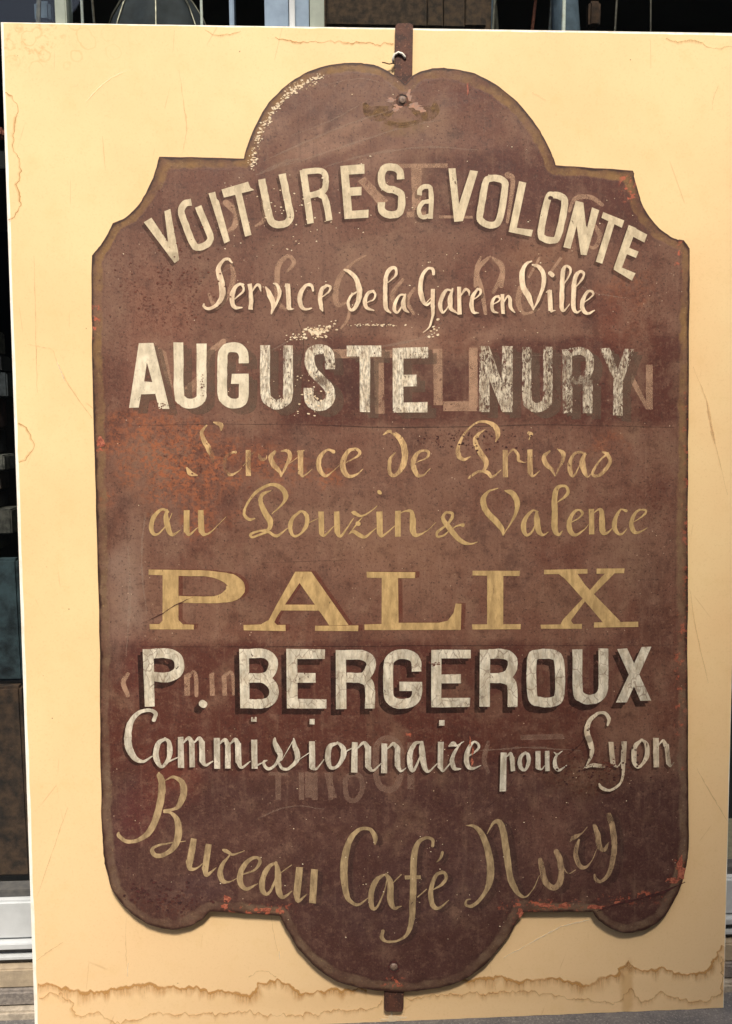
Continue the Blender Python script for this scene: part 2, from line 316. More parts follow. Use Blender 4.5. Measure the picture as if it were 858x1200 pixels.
  'c 615,522,5 670,502,10 700,465,16 688,442,14 650,452,18 614,500,26 607,553,28 635,588,18 690,565,4',
  'c 780,465,8 742,485,20 714,540,26 712,592,26 735,613,14 768,560,10 782,490,6|c 775,465,12 785,510,28 787,590,30 808,628,18 850,600,5|c 800,512,4 850,475,4']),
 ((300,950),'drab_paint','shade_halo',(6,3),[
  's32 205,265 192,395|c 192,390,32 200,425,18 240,393,4|s32 275,275 266,435',
  'c 560,155,10 560,125,24 535,87,16 485,90,18 442,137,26 418,220,34 414,310,34 427,398,26 447,428,18 482,442,12 530,408,3',
  'c 605,300,8 567,325,22 542,385,26 546,453,22 570,452,10 603,380,6 618,308,4|c 612,300,14 632,340,28 632,418,30 648,458,18 682,448,5|c 642,342,4 682,300,5',
  'c 830,165,14 830,137,16 800,127,14 762,152,22 742,220,30 740,330,30 736,430,30 732,510,26 712,578,18 670,610,10 617,615,12 592,598,18 596,566,16|s18 700,314 775,312|c 760,405,6 800,370,5']),
 ((400,950),'drab_paint','shade_halo',(6,3),[
  'c 430,372,4 475,345,14 493,315,16 480,290,16 447,302,16 427,345,20 420,400,24 432,448,22 460,458,13 505,420,4||c 448,242,3 468,220,12 475,196,13']),
 ((530,930),'drab_paint','shade_halo',(8,4),[
  'c 65,150,3 100,152,14 135,182,26 160,240,30 178,320,34 178,400,34 158,460,20 125,505,16 90,528,16 64,522,12 68,500,8 85,496,5|c 165,188,3 195,137,14 223,135,26 240,180,30 254,270,32 270,378,30 290,438,28 320,478,16 350,483,7 385,440,4 410,385,3']),
 ((530,930),'drab_paint_faded','shade_halo',(8,4),[
  'c 415,312,22 425,370,28 440,418,28 475,443,26 503,423,28 513,370,28 505,310,28 490,272,24|c 520,342,4 545,375,5 580,358,4',
  'c 555,225,5 575,205,22 610,187,6 635,157,4|c 596,218,10 580,270,22 590,323,22 615,348,18 650,325,5 685,250,4',
  'c 670,150,18 685,200,26 692,250,24 715,263,18 735,230,6|c 738,102,26 755,170,28 762,250,26 752,320,24 735,378,20 700,413,14 675,403,16 668,382,10']),
]
# older lettering showing faintly through (one object each)
GHOSTS = [
 ((345,380),['f 372,150 420,150 424,420 380,420','f 180,118 460,120 460,158 180,160','f 652,115 695,115 697,380 655,380|f 700,362 858,362 858,408 700,408','f 820,120 858,120 858,370 820,370']),
 ((550,390),['f 765,190 830,320 830,150 862,150 862,360 830,360 760,235','f 0,70 40,70 40,350 0,350']),
 ((340,180),['f 568,50 622,50 612,270 574,270|f 500,48 740,46 740,66 500,68|f 548,272 640,272 640,300 548,300','f 318,130 352,108 462,222 420,246','f 700,290 858,292 858,305 700,304']),
 ((160,190),['c 420,190,30 470,240,34 460,300,26 420,330,14','c 560,300,10 600,270,22 600,200,26 590,140,18']),
 ((550,190),['c 470,230,14 500,170,22 570,165,22 625,200,18','c 590,300,18 615,350,24 590,400,18 560,395,10','c 30,581,20 40,500,26 90,450,14|c 110,450,12 155,500,24 150,581,22','c 180,60,30 205,90,22 180,280,16']),
 ((230,295),['c 165,60,14 175,120,26 150,200,22 95,260,24 60,200,14','c 380,170,26 385,70,26 430,20,18 460,50,20 430,90,12|c 380,170,26 385,240,24 420,270,14','c 800,15,6 740,50,12 680,110,22 655,190,28 665,250,24 700,240,10|c 725,260,16 710,320,14 680,360,8']),
 ((400,295),['c 655,25,10 635,90,20 660,180,22 678,290,16|c 700,22,8 755,60,18 750,120,22 715,190,16','c 290,130,14 240,200,20 260,270,22','c 345,170,12 310,230,20 340,290,14']),
 ((560,295),['c 200,170,26 190,240,26 220,290,16 290,270,8','c 340,100,12 390,30,14|c 240,120,10 290,30,12']),
 ((145,380),['f 150,100 200,130 232,300 205,280','c 470,80,26 400,140,26 390,220,22','f 280,300 350,240 350,300 300,345']),
 ((155,750),['f 243,165 270,150 272,262 246,262|c 270,170,14 290,150,16 300,180,20 302,260,18','f 362,160 385,150 388,262 366,262','f 420,170 442,150 446,262 424,262|c 442,165,12 462,150,14 474,180,16 476,255,14','c -20,160,18 -42,200,24 -20,260,20']),
 ((330,820),['o30 445,230 480,185 530,190 560,240 560,350 530,415 480,418 448,370','f 590,200 620,200 622,420 592,420','f 110,340 140,340 142,460 112,460|f 200,340 230,345 260,460 225,460']),
 ((500,820),['f 440,165 640,160 650,185 440,190','c 290,200,18 270,280,24 290,340,16']),
 ((300,900),['f 200,20 225,20 227,150 202,150|f 260,18 290,18 290,150 262,150','f 340,20 362,20 362,150 340,150','o24 420,60 450,30 490,40 500,100 470,150 430,140','f 90,20 118,20 118,150 92,150|f 60,18 150,18 150,35 60,35']),
]

# ---------------------------------------------------------------- stroke geometry (all in photo pixels)
def catmull(P, closed=False, n=5):
    P = [np.array(p, float) for p in P]; m = len(P)
    if m < 3 and not closed: return [P[0]*(1-t)+P[-1]*t for t in np.linspace(0, 1, 3)] if m > 1 else P
    out = []
    for i in range(m if closed else m-1):
        if closed: a, b, c, d = P[i-1], P[i], P[(i+1) % m], P[(i+2) % m]
        else: a, b, c, d = P[max(i-1, 0)], P[i], P[i+1], P[min(i+2, m-1)]
        if not closed and i == 0: a = 2*b-c
        if not closed and i == m-2: d = 2*c-b
        for t in np.arange(n)/n:
            out.append(.5*((2*b)+(-a+c)*t+(2*a-5*b+4*c-d)*t*t+(-a+3*b-3*c+d)*t**3))
    if not closed: out.append(P[-1])
    return out
def hull(pts):
    pts = sorted(set((round(float(x), 4), round(float(y), 4)) for x, y in pts))
    if len(pts) < 3: return None
    def half(ps):
        h = []
        for p in ps:
            while len(h) > 1 and (h[-1][0]-h[-2][0])*(p[1]-h[-2][1])-(h[-1][1]-h[-2][1])*(p[0]-h[-2][0]) <= 1e-9: h.pop()
            h.append(p)
        return h[:-1]
    r = half(pts)+half(pts[::-1]); return r if len(r) > 2 else None
def circle(p, r, k=10): return [(p[0]+r*math.cos(2*math.pi*i/k+.2), p[1]+r*math.sin(2*math.pi*i/k+.2)) for i in range(k)]
def parse(spec):
    """one glyph -> list of polygons in sheet units"""
    polys = []
    for st in spec.split('|'):
        head, *toks = st.split(); kind = head[0]; w0 = float(head[1:] or 0)
        P = [[float(x) for x in t.split(',')] for t in toks]
        if kind == 'f': polys.append([(p[0], p[1]) for p in P]); continue
        P = [p if len(p) == 3 else p+[w0] for p in P]; closed = kind == 'o'
        if kind == 'p': Q = [np.array(p) for p in P]
        else: Q = catmull(P, closed, 5)
        m = len(Q); seg = []
        for i in range(m):
            a = Q[i-1] if (i or closed) else Q[0]; b = Q[(i+1) % m] if (i < m-1 or closed) else Q[-1]
            d = np.array([b[0]-a[0], b[1]-a[1]]); L = np.hypot(*d); d = d/(L or 1)
            h = max(Q[i][2], 1.5)/2; seg.append(((Q[i][0]-d[1]*h, Q[i][1]+d[0]*h), (Q[i][0]+d[1]*h, Q[i][1]-d[0]*h), d))
        for i in range(m if closed else m-1):
            j = (i+1) % m; hp = hull([seg[i][0], seg[i][1], seg[j][0], seg[j][1]])
            if hp: polys.append(hp)
            if kind != 'p' and float(np.dot(seg[i][2], seg[j][2])) < .93: polys.append(circle(Q[j], Q[j][2]/2))
        if kind == 'c': polys.append(circle(Q[0], Q[0][2]/2)); polys.append(circle(Q[-1], Q[-1][2]/2))
    return polys
def to_px(polys, org): return [[(org[0]+x/4.009, org[1]+y/4.009) for x, y in p] for p in polys]
def union_mesh(name, polys, z, d=None):
    """planar union of overlapping polygons -> one thin layer of triangles at height z over the board"""
    vs = []; fs = []
    for p in polys:
        q = [Vector(S(x, y, z))*1000 for x, y in p]
        if sum(a.x*b.y-a.y*b.x for a, b in zip(q, q[1:]+q[:1])) < 0: q.reverse()
        fs.append(list(range(len(vs), len(vs)+len(q)))); vs += q
    V, E, F, ov, oe, of = delaunay_2d_cdt(vs, [], fs, 0, 1e-4, True)
    keep = [f for f, o in zip(F, of) if len(o)]
    used = sorted({i for f in keep for i in f}); mp = {i: k for k, i in enumerate(used)}
    tri = []
    for f in keep:
        f = [mp[i] for i in f]; tri.append(f)
    me = mesh(name, [(V[i].x/1000, V[i].y/1000, z) for i in used], tri)
    bm = bmesh.new(); bm.from_mesh(me)
    bmesh.ops.dissolve_limit(bm, angle_limit=.01, use_dissolve_boundaries=False, verts=bm.verts, edges=bm.edges)
    bmesh.ops.recalc_face_normals(bm, faces=bm.faces)
    if sum(f.normal.z for f in bm.faces) < 0: bmesh.ops.reverse_faces(bm, faces=bm.faces)
    bm.to_mesh(me); bm.free(); me.update(); return me

# ---------------------------------------------------------------- materials of the sign
def flake(g, amount, streak=1.0, off=0.0, size=.22):
    """mask of missing paint, 0 = all there, 1 = gone"""
    n = g.noise(size, 5, .7, (1, .45*streak, 1), off=off, dist=.5)
    big = g.noise(.035, 3, .6, off=off+9)
    v = g.math('ADD', g.math('MULTIPLY', n, .7), g.math('MULTIPLY', big, .3))
    return g.rng(v, 1-amount+.0, 1-amount+.05)
def letter_paint(name, c1, c2, miss, crackle=0.0, patches=(), thin=0.0, off=0.0, size=.22):
    g = G(name)
    col = g.mix(g.rng(g.noise(.12, 5, .65, (1, .5, 1), off=off), .35, .68), c1, c2)
    col = g.mix(g.rng(g.noise(.5, 3, .6, (1, .6, 1), off=off+3), .55, .75, 0, .35), col, srgb(120, 92, 78))
    a = g.math('SUBTRACT', 1.0, flake(g, miss, off=off, size=size), clamp=True)
    if crackle:
        qd = g.q
        nz = g.node('ShaderNodeTexNoise', Vector=g.vscale(g.q, (.07, .07, .07)), Scale=1.0, Detail=3.0)
        sc = g.t.nodes.new('ShaderNodeVectorMath'); sc.operation = 'MULTIPLY_ADD'; g.t.links.new(nz.outputs['Color'], sc.inputs[0]); sc.inputs[1].default_value = (9, 9, 9); g.t.links.new(g.q, sc.inputs[2])
        e = g.voro(.11, 'DISTANCE_TO_EDGE', off=off, stretch=(1, .55, 1), q=sc.outputs[0])
        k = g.rng(e, .015, .05, crackle, 0.0); k = g.math('MULTIPLY', k, g.rng(g.noise(.03, 2, off=off+5), .38, .55))
        col = g.mix(k, col, srgb(112, 84, 70))
        g.bump(g.rng(e, 0, .08), .35, .0004)
    for p in patches: a = g.math('MULTIPLY', a, g.math('SUBTRACT', 1.0, g.math('MULTIPLY', g.blob(*p[:4], amp=.7, soft=.4), p[4])))
    if thin: a = g.math('MULTIPLY', a, g.rng(g.noise(.09 if size < .4 else .32, 4, .65, (1.4, .4, 1), off=off+20), .35, .65, 1-thin, 1.0))
    return g.done(col, .62, alpha=a, spec=.35)
K = 0.88
MAT = {}
CRM = srgb(222, 205, 172, K)
MAT['cream_paint'] = letter_paint('cream_paint', srgb(222, 204, 170), srgb(190, 172, 142), .38, patches=[(200, 305, 14, 10, .3), (243, 205, 6, 12, .8), (645, 232, 4, 3, 1)], thin=.12)
MAT['cream_paint_thin'] = letter_paint('cream_paint_thin', srgb(242, 218, 184), srgb(218, 190, 158), .35, thin=.28, off=4)
MAT['white_paint'] = letter_paint('white_paint', srgb(234, 220, 192), srgb(206, 192, 164), .38, off=8, thin=.18)
MAT['flaked_paint'] = letter_paint('flaked_paint', srgb(240, 228, 204), srgb(214, 196, 168), .45, off=12, thin=.6, size=.42,
    patches=[(330, 420, 9, 22, .6), (376, 446, 12, 9, .7), (655, 425, 18, 14, .55), (682, 447, 22, 8, .55), (435, 470, 10, 12, .5)])
MAT['flaked_paint_grey'] = letter_paint('flaked_paint_grey', srgb(222, 208, 184), srgb(176, 158, 134), .49, off=13, thin=.75, size=.42, patches=[(655, 425, 18, 14, .55), (682, 447, 22, 8, .55)])
MAT['ochre_paint_faded'] = letter_paint('ochre_paint_faded', srgb(214, 178, 126), srgb(194, 158, 112), .41, off=16, thin=.55,
    patches=[(258, 535, 17, 26, .85), (298, 540, 14, 20, .65), (656, 545, 14, 18, .45), (385, 540, 10, 12, .5)])
MAT['ochre_paint'] = letter_paint('ochre_paint', srgb(196, 164, 112), srgb(176, 146, 98), .375, off=20, thin=.3)
MAT['crackled_paint'] = letter_paint('crackled_paint', srgb(222, 212, 190), srgb(192, 178, 154), .38, crackle=.55, off=24, thin=.36)
MAT['white_paint_thin'] = letter_paint('white_paint_thin', srgb(220, 210, 190), srgb(190, 178, 156), .37, crackle=.3, off=28, thin=.36)
MAT['white_paint_worn'] = letter_paint('white_paint_worn', srgb(226, 210, 182), srgb(196, 176, 148), .44, off=32, thin=.35, patches=[(712, 900, 12, 6, .6), (690, 866, 6, 5, .5), (786, 890, 6, 18, .45)])
MAT['drab_paint'] = letter_paint('drab_paint', srgb(186, 160, 120), srgb(158, 134, 100), .375, off=36, thin=.4)
MAT['drab_paint_faded'] = letter_paint('drab_paint_faded', srgb(186, 156, 118), srgb(160, 132, 102), .40, off=40, thin=.55, patches=[(705, 960, 16, 10, .6)])
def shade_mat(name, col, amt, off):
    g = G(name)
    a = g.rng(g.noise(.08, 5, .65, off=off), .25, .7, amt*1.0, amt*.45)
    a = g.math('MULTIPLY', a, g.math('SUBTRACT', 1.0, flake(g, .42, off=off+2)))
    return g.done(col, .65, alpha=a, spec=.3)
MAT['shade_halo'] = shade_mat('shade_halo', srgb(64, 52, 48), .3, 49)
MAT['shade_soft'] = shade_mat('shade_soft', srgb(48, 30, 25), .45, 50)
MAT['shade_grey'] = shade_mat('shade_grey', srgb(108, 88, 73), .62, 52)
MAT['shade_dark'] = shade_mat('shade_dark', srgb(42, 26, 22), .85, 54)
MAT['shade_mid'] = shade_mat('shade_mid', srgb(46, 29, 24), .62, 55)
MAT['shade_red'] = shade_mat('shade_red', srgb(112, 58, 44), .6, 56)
MAT['ghost'] = shade_mat('ghost', srgb(190, 152, 124), .72, 58)
MAT['ghost_low'] = shade_mat('ghost_low', srgb(156, 124, 106), .5, 60)

# the painted iron sheet: large patches of tone and wear are carried by the sheet's own vertices, grain and flecks by the shader
def lattice(x, y, seed):
    x0 = np.floor(x); y0 = np.floor(y); tx = x-x0; ty = y-y0; tx = tx*tx*(3-2*tx); ty = ty*ty*(3-2*ty)
    h = lambda i, j: np.mod(np.sin(i*127.1+j*311.7+seed*74.7)*43758.5453, 1)
    return (h(x0, y0)*(1-tx)+h(x0+1, y0)*tx)*(1-ty)+(h(x0, y0+1)*(1-tx)+h(x0+1, y0+1)*tx)*ty
def fbm(x, y, s, seed, o=4):
    r = 0; a = .5; t = 0
    for k in range(o): r = r+a*lattice(x*s*2**k+seed*3.1, y*s*2**k-seed*1.7, seed+k); t += a; a *= .55
    return r/t
def sstep(v, a, b): t = np.clip((v-a)/(b-a), 0, 1); return t*t*(3-2*t)
def nblob(x, y, cx, cy, rx, ry, amp, sc, soft, seed=0):
    d = np.hypot((x-cx)/rx, (y-cy)/ry)+(fbm(x, y, sc, seed+cx*.13)-.5)*2*amp
    return 1-sstep(d, 1-soft, 1.0)
def nband(x, y, y0, y1, soft, x0=-1e3, x1=2e3, amp=6):
    nz = (fbm(x, y, .03, y0*.1)-.5)*2*amp
    return sstep(y+nz, y0-soft/2, y0+soft/2)*(1-sstep(y+nz, y1-soft/2, y1+soft/2))*sstep(x+nz, x0-soft, x0+soft)*(1-sstep(x+nz, x1-soft, x1+soft))
def sheet_attributes(X, Y):
    L = lambda c: np.array(srgb(*c)[:3])
    mixc = lambda col, c, m: col*(1-m[:, None])+L(c)*m[:, None]
    n1 = sstep(fbm(X, Y, .012, 1, 5), .35, .65); col = L((112, 76, 64))*(1-n1[:, None])+L((128, 98, 84))*n1[:, None]
    red = np.maximum(nband(X, Y, 395, 498, 8, 330, 800), np.maximum(nband(X, Y, 752, 905, 10, 110, 700), nband(X, Y, 170, 260, 30, 480, 760)))
    col = mixc(col, (84, 40, 33), red*.8); col = mixc(col, (76, 50, 50), nband(X, Y, 900, 1180, 60, amp=30)*.85)  # redder rows, then a darker purple-brown tone towards the bottom
    for (cx, cy, rx, ry, a, c) in BASE_PATCHES: col = mixc(col, c, np.minimum(nblob(X, Y, cx, cy, rx, ry, .6, .02, .8, 2)*a*1.5, .9))
    arc = fbm(X*.6+Y*1.1+8*fbm(X, Y, .01, 3), Y*.35-X*.2, .03, 5)
    col = mixc(col, (158, 130, 114), sstep(arc, .5, .68)*np.maximum(nblob(X, Y, 400, 165, 150, 50, .5, .02, .8), nblob(X, Y, 470, 398, 200, 24, .5, .02, .8))*.8)
    rust = np.zeros(len(X)); spot = np.zeros(len(X)); lead = np.zeros(len(X)); white = np.zeros(len(X)); scroll = np.zeros(len(X))
    for (cx, cy, rx, ry, a) in RUST: rust = np.maximum(rust, a*nblob(X, Y, cx, cy, rx, ry, .8, .05, .7))
    for (cx, cy, rx, ry, a) in SPOTS: spot = np.maximum(spot, a*nblob(X, Y, cx, cy, rx, ry, .6, .03, .8))
    for (cx, cy, rx, ry, a) in LEAD: lead = np.maximum(lead, a*nblob(X, Y, cx, cy, rx, ry, .5, .08, .4))
    for p in WHITE: white = np.maximum(white, nblob(X, Y, *p, .4, .03, .7))
    for p in SCROLL: scroll = np.maximum(scroll, nblob(X, Y, *p, .5, .06, .5))
    return col, rust, spot, lead, white, scroll
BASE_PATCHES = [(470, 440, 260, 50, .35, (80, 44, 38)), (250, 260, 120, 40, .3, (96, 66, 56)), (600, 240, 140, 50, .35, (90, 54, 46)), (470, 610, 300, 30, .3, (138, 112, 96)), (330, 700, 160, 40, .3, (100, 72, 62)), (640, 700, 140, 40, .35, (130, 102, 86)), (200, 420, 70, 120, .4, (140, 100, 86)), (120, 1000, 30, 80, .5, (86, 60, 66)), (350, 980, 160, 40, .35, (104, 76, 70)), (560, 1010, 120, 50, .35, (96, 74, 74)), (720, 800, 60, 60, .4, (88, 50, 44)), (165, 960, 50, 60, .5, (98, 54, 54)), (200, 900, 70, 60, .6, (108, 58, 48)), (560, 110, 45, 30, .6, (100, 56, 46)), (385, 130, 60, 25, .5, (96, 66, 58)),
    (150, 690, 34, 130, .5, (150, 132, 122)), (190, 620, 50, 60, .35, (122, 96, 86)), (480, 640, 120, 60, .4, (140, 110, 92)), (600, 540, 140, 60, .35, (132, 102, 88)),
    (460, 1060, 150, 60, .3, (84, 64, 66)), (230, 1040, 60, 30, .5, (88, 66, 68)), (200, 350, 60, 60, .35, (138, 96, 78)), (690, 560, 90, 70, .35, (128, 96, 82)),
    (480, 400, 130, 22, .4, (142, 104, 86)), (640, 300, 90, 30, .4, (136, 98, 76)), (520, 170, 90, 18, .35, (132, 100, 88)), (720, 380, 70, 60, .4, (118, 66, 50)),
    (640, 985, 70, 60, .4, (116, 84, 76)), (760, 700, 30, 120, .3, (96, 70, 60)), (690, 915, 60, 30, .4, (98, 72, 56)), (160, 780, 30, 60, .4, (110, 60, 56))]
RUST = [(205, 540, 115, 72, 1.0), (225, 610, 30, 25, .7), (330, 545, 60, 30, .5), (385, 560, 20, 18, .7), (215, 580, 60, 22, .6), (170, 500, 60, 30, .7), (740, 330, 40, 40, .35), (712, 520, 30, 18, .35)]
SPOTS = [(200, 340, 80, 80, 1.0), (210, 520, 90, 60, .8), (140, 420, 30, 100, .7), (720, 260, 60, 50, .9), (490, 515, 60, 14, 1), (560, 515, 60, 20, .8), (700, 900, 90, 50, 1.0), (760, 360, 50, 80, .9), (200, 1060, 70, 30, 1.0), (770, 590, 40, 60, 1), (600, 290, 120, 25, .5), (150, 300, 50, 50, .8)]
LEAD = [(265, 1060, 10, 10, 1), (310, 1068, 50, 9, .9), (640, 1062, 60, 9, .9), (612, 1075, 12, 16, .9), (797, 1020, 10, 22, 1), (745, 1052, 50, 8, .9), (740, 215, 14, 26, .9), (800, 300, 9, 22, 1), (804, 470, 6, 16, 1), (804, 600, 5, 200, .6), (118, 520, 8, 10, 1), (112, 380, 5, 30, 1), (797, 800, 6, 100, .6), (480, 860, 6, 10, .9), (463, 1150, 14, 8, 1)]
WHITE = [(352, 100, 26, 7), (300, 176, 6, 22)]
SCROLL = [(470, 150, 40, 10)]
g = G('painted_iron')
def attr(nm, out='Fac'):
    n = g.t.nodes.new('ShaderNodeAttribute'); n.attribute_name = nm; return n.outputs[out]
ns = g.noise(.12, 5, .6, (1.6, .12, 1), off=14); n2 = g.noise(.05, 6, .65, off=5); n3 = g.noise(.35, 4, .7, off=9)
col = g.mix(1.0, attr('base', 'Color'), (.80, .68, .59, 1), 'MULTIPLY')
col = g.mix(g.rng(ns, .52, .8, 0, .2), col, srgb(152, 122, 100))
col = g.mix(g.rng(ns, .45, .25, 0, .35), col, srgb(72, 46, 38))
nw = g.noise(.016, 5, .65, (1.2, .9, 1), off=61, dist=.25)
col = g.mix(g.rng(nw, .5, .72, 0, .4), col, srgb(138, 108, 86))
col = g.mix(g.rng(nw, .46, .32, 0, .5), col, srgb(66, 38, 32))
col = g.mix(g.rng(n2, .52, .68, 0, .3), col, srgb(132, 98, 80))
col = g.mix(g.rng(n2, .46, .32, 0, .5), col, srgb(74, 48, 40))
n4 = g.noise(.14, 5, .75, off=17)
col = g.mix(g.rng(n4, .52, .68, 0, .32), col, srgb(138, 104, 84))
col = g.mix(g.rng(n4, .45, .3, 0, .5), col, srgb(62, 38, 32))
col = g.mix(g.rng(n3, .55, .75, 0, .35), col, srgb(150, 114, 90))
col = g.mix(g.rng(n3, .45, .3, 0, .75), col, srgb(46, 28, 24))
n5 = g.noise(.9, 3, .7, off=29)
col = g.mix(g.rng(n5, .57, .75, 0, .3), col, srgb(150, 114, 90))
col = g.mix(g.rng(n5, .44, .3, 0, .5), col, srgb(48, 30, 26))
dn = g.noise(.2, 4, .7, off=22)
col = g.mix(g.math('MULTIPLY', attr('rust'), g.rng(dn, .42, .62, 0, .9)), col, srgb(152, 88, 55))
col = g.mix(g.math('MULTIPLY', g.math('MULTIPLY', attr('spot'), .75), g.rng(g.noise(.28, 4, .75, off=23), .54, .6)), col, srgb(84, 42, 30))
fm = g.rng(g.noise(.02, 3, off=41), .5, .66, 0, .8)
col = g.mix(g.math('MULTIPLY', g.rng(g.voro(.12, off=8), .1, .05), fm), col, srgb(206, 176, 148))
col = g.mix(g.math('MULTIPLY', g.rng(g.voro(.09, off=18), .09, .04), .9), col, srgb(40, 22, 18))
col = g.mix(g.math('MULTIPLY', attr('scroll'), g.rng(g.noise(.12, 5, .7, off=81), .35, .6, .1, .6)), col, srgb(120, 90, 54))
ed = g.math('ADD', attr('edge'), g.math('ADD', g.math('MULTIPLY', g.math('SUBTRACT', g.noise(.06, 5, .65, off=71), .5), 9), g.math('MULTIPLY', g.math('SUBTRACT', g.noise(.012, 2, .5, off=74), .5), 12)))
bc = g.mix(attr('hi'), srgb(112, 90, 72), srgb(132, 98, 58))
bc = g.mix(g.rng(g.noise(.09, 6, .75, off=66), .42, .7, 0, .8), bc, srgb(88, 62, 44))
bc = g.mix(g.rng(g.noise(.4, 4, .7, off=67), .58, .7), bc, srgb(158, 128, 88))
bc = g.mix(g.rng(ed, 6.5, .5, 0, .6), bc, srgb(74, 46, 30))
col = g.mix(g.math('MULTIPLY', g.rng(ed, 12.5, 9.5), g.rng(g.noise(.022, 5, .7, off=79), .36, .62, .25, .95)), col, bc)
col = g.mix(g.math('MULTIPLY', g.rng(g.math('ABSOLUTE', g.math('SUBTRACT', ed, 13)), 1.8, .4), .15), col, srgb(58, 38, 32))
col = g.mix(g.rng(g.math('ADD', attr('edge'), g.math('MULTIPLY', g.math('SUBTRACT', n2, .5), 10)), 3.2, .2), col, srgb(54, 32, 24))
col = g.mix(g.math('MULTIPLY', g.rng(g.noise(.3, 4, .7, off=93), .56, .62), attr('white')), col, srgb(214, 186, 140))
col = g.mix(g.math('MULTIPLY', g.rng(g.noise(.14, 5, .7, off=95), .54, .6), attr('lead')), col, srgb(178, 92, 66))
hgt = g.math('ADD', g.math('MULTIPLY', n3, .5), g.math('ADD', g.math('MULTIPLY', n2, .6), g.math('ADD', g.math('MULTIPLY', g.noise(.006, 2, .5), 8), g.math('MULTIPLY', g.rng(ed, 10, 14), .4))))
g.bump(hgt, .4, .0009)
MAT['plate'] = g.done(col, g.rng(n2, .3, .7, .5, .72), spec=.4)

g = G('rusty_iron')
col = g.mix(g.rng(g.noise(.08, 5, .7), .4, .6), srgb(88, 52, 38), srgb(62, 38, 30)); col = g.mix(g.rng(g.noise(.4, 4, .7, off=3), .58, .7), col, srgb(140, 96, 72))
g.bump(g.noise(.3, 5, .7), .6, .001); MAT['rust'] = g.done(col, .75)
g = G('dark_rim'); col = g.mix(g.rng(g.noise(.15, 5, .7), .4, .65), srgb(44, 28, 22), srgb(104, 62, 42)); g.bump(g.noise(.3, 5), .6, .001); MAT['rim'] = g.done(col, .8)
g = G('red_lead_chip'); col = g.mix(g.rng(g.noise(.3, 4, .7), .4, .6), srgb(178, 104, 78), srgb(128, 64, 48)); MAT['red_lead'] = g.done(col, .7)
g = G('bare_fleck'); col = g.mix(g.rng(g.noise(.3, 4, .7), .4, .6), srgb(232, 214, 182), srgb(206, 176, 140)); MAT['fleck'] = g.done(col, .6)

# board
g = G('cream_board')
bl = lambda x, y: (on_board(x, y)[0]-U0, on_board(x, y)[1]-V0)
col = g.mix(g.rng(g.noise(.006, 4, .6), .3, .7), srgb(239, 209, 157), srgb(236, 200, 148))
sep = g.node('ShaderNodeSeparateXYZ', Vector=g.q)
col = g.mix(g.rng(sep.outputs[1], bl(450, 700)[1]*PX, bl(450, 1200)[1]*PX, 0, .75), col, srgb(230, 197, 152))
col = g.mix(g.rng(g.noise(.4, 4, .7, off=2), .5, .8, 0, .3), col, srgb(196, 158, 108))
col = g.mix(g.rng(g.noise(.03, 6, .7, off=7), .5, .75, 0, .25), col, srgb(218, 182, 120))
ring = g.voro(.045, off=5); rg = g.rng(g.math('ABSOLUTE', g.math('SUBTRACT', g.math('ADD', ring, g.math('MULTIPLY', g.noise(.12, 3), .25)), .5)), .05, .01)
col = g.mix(g.math('MULTIPLY', rg, g.math('MULTIPLY', g.blob(60, 50, 110, 42, .4, .03, .8, bl), .3)), col, srgb(204, 152, 88))
col = g.mix(g.math('MULTIPLY', g.rng(g.noise(.15, 5, .7, off=12), .5, .66), g.math('MULTIPLY', g.blob(30, 45, 60, 40, .5, .03, .8, bl), .5)), col, srgb(206, 150, 88))
# damp brown wash between the tide lines
col = g.mix(g.math('MULTIPLY', g.blob(735, 1160, 12, 46, .5, .05, .6, bl), .45), col, srgb(182, 136, 74))
col = g.mix(g.math('MULTIPLY', g.blob(500, 1165, 400, 22, .4, .02, .9, bl), .25), col, srgb(206, 168, 116))
sc = g.voro(.012, 'DISTANCE_TO_EDGE', off=3, stretch=(1, .3, 1)); col = g.mix(g.math('MULTIPLY', g.rng(sc, .006, .0), g.rng(g.noise(.02, 2, off=50), .55, .65, 0, .3)), col, srgb(170, 124, 78))
dk = g.voro(.03, off=14); col = g.mix(g.math('MULTIPLY', g.rng(dk, .03, .015), .7), col, srgb(96, 64, 40))
g.bump(g.math('ADD', g.noise(.25, 4, .6), g.noise(.02, 3)), .12, .0006)
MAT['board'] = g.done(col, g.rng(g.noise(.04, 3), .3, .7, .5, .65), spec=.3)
g = G('white_board_core'); col = g.mix(g.rng(g.noise(.1, 5, .7, (1, .3, 1)), .4, .75), srgb(244, 240, 230), srgb(222, 210, 190)); MAT['core'] = g.done(col, .7)
def stain_mat(name, col, amt):
    g = G(name); uv = g.t.nodes.new('ShaderNodeUVMap').outputs[0]; sp = g.node('ShaderNodeSeparateXYZ', Vector=uv); v = sp.outputs[1]
    line = g.math('MULTIPLY', g.rng(v, .0, .08), g.rng(v, .34, .10)); wash = g.math('MULTIPLY', g.rng(v, .04, .14), g.rng(v, 1.0, .05))
    comb = g.rng(g.noise(.3, 3, .6, (1.1, .14, 1)), .36, .66)
    a = g.math('ADD', g.math('MULTIPLY', line, .6), g.math('MULTIPLY', g.math('MULTIPLY', wash, g.rng(comb, 0, 1, .45, 1)), .75), clamp=True)
    a = g.math('MULTIPLY', a, g.rng(g.noise(.03, 4, .6), .25, .6, amt*.45, amt)); return g.done(col, .7, alpha=a, spec=.2)
MAT['tide'] = stain_mat('tide_stain', srgb(190, 144, 84), .8)
MAT['tide_faint'] = stain_mat('tide_stain_faint', srgb(196, 152, 92), .5)
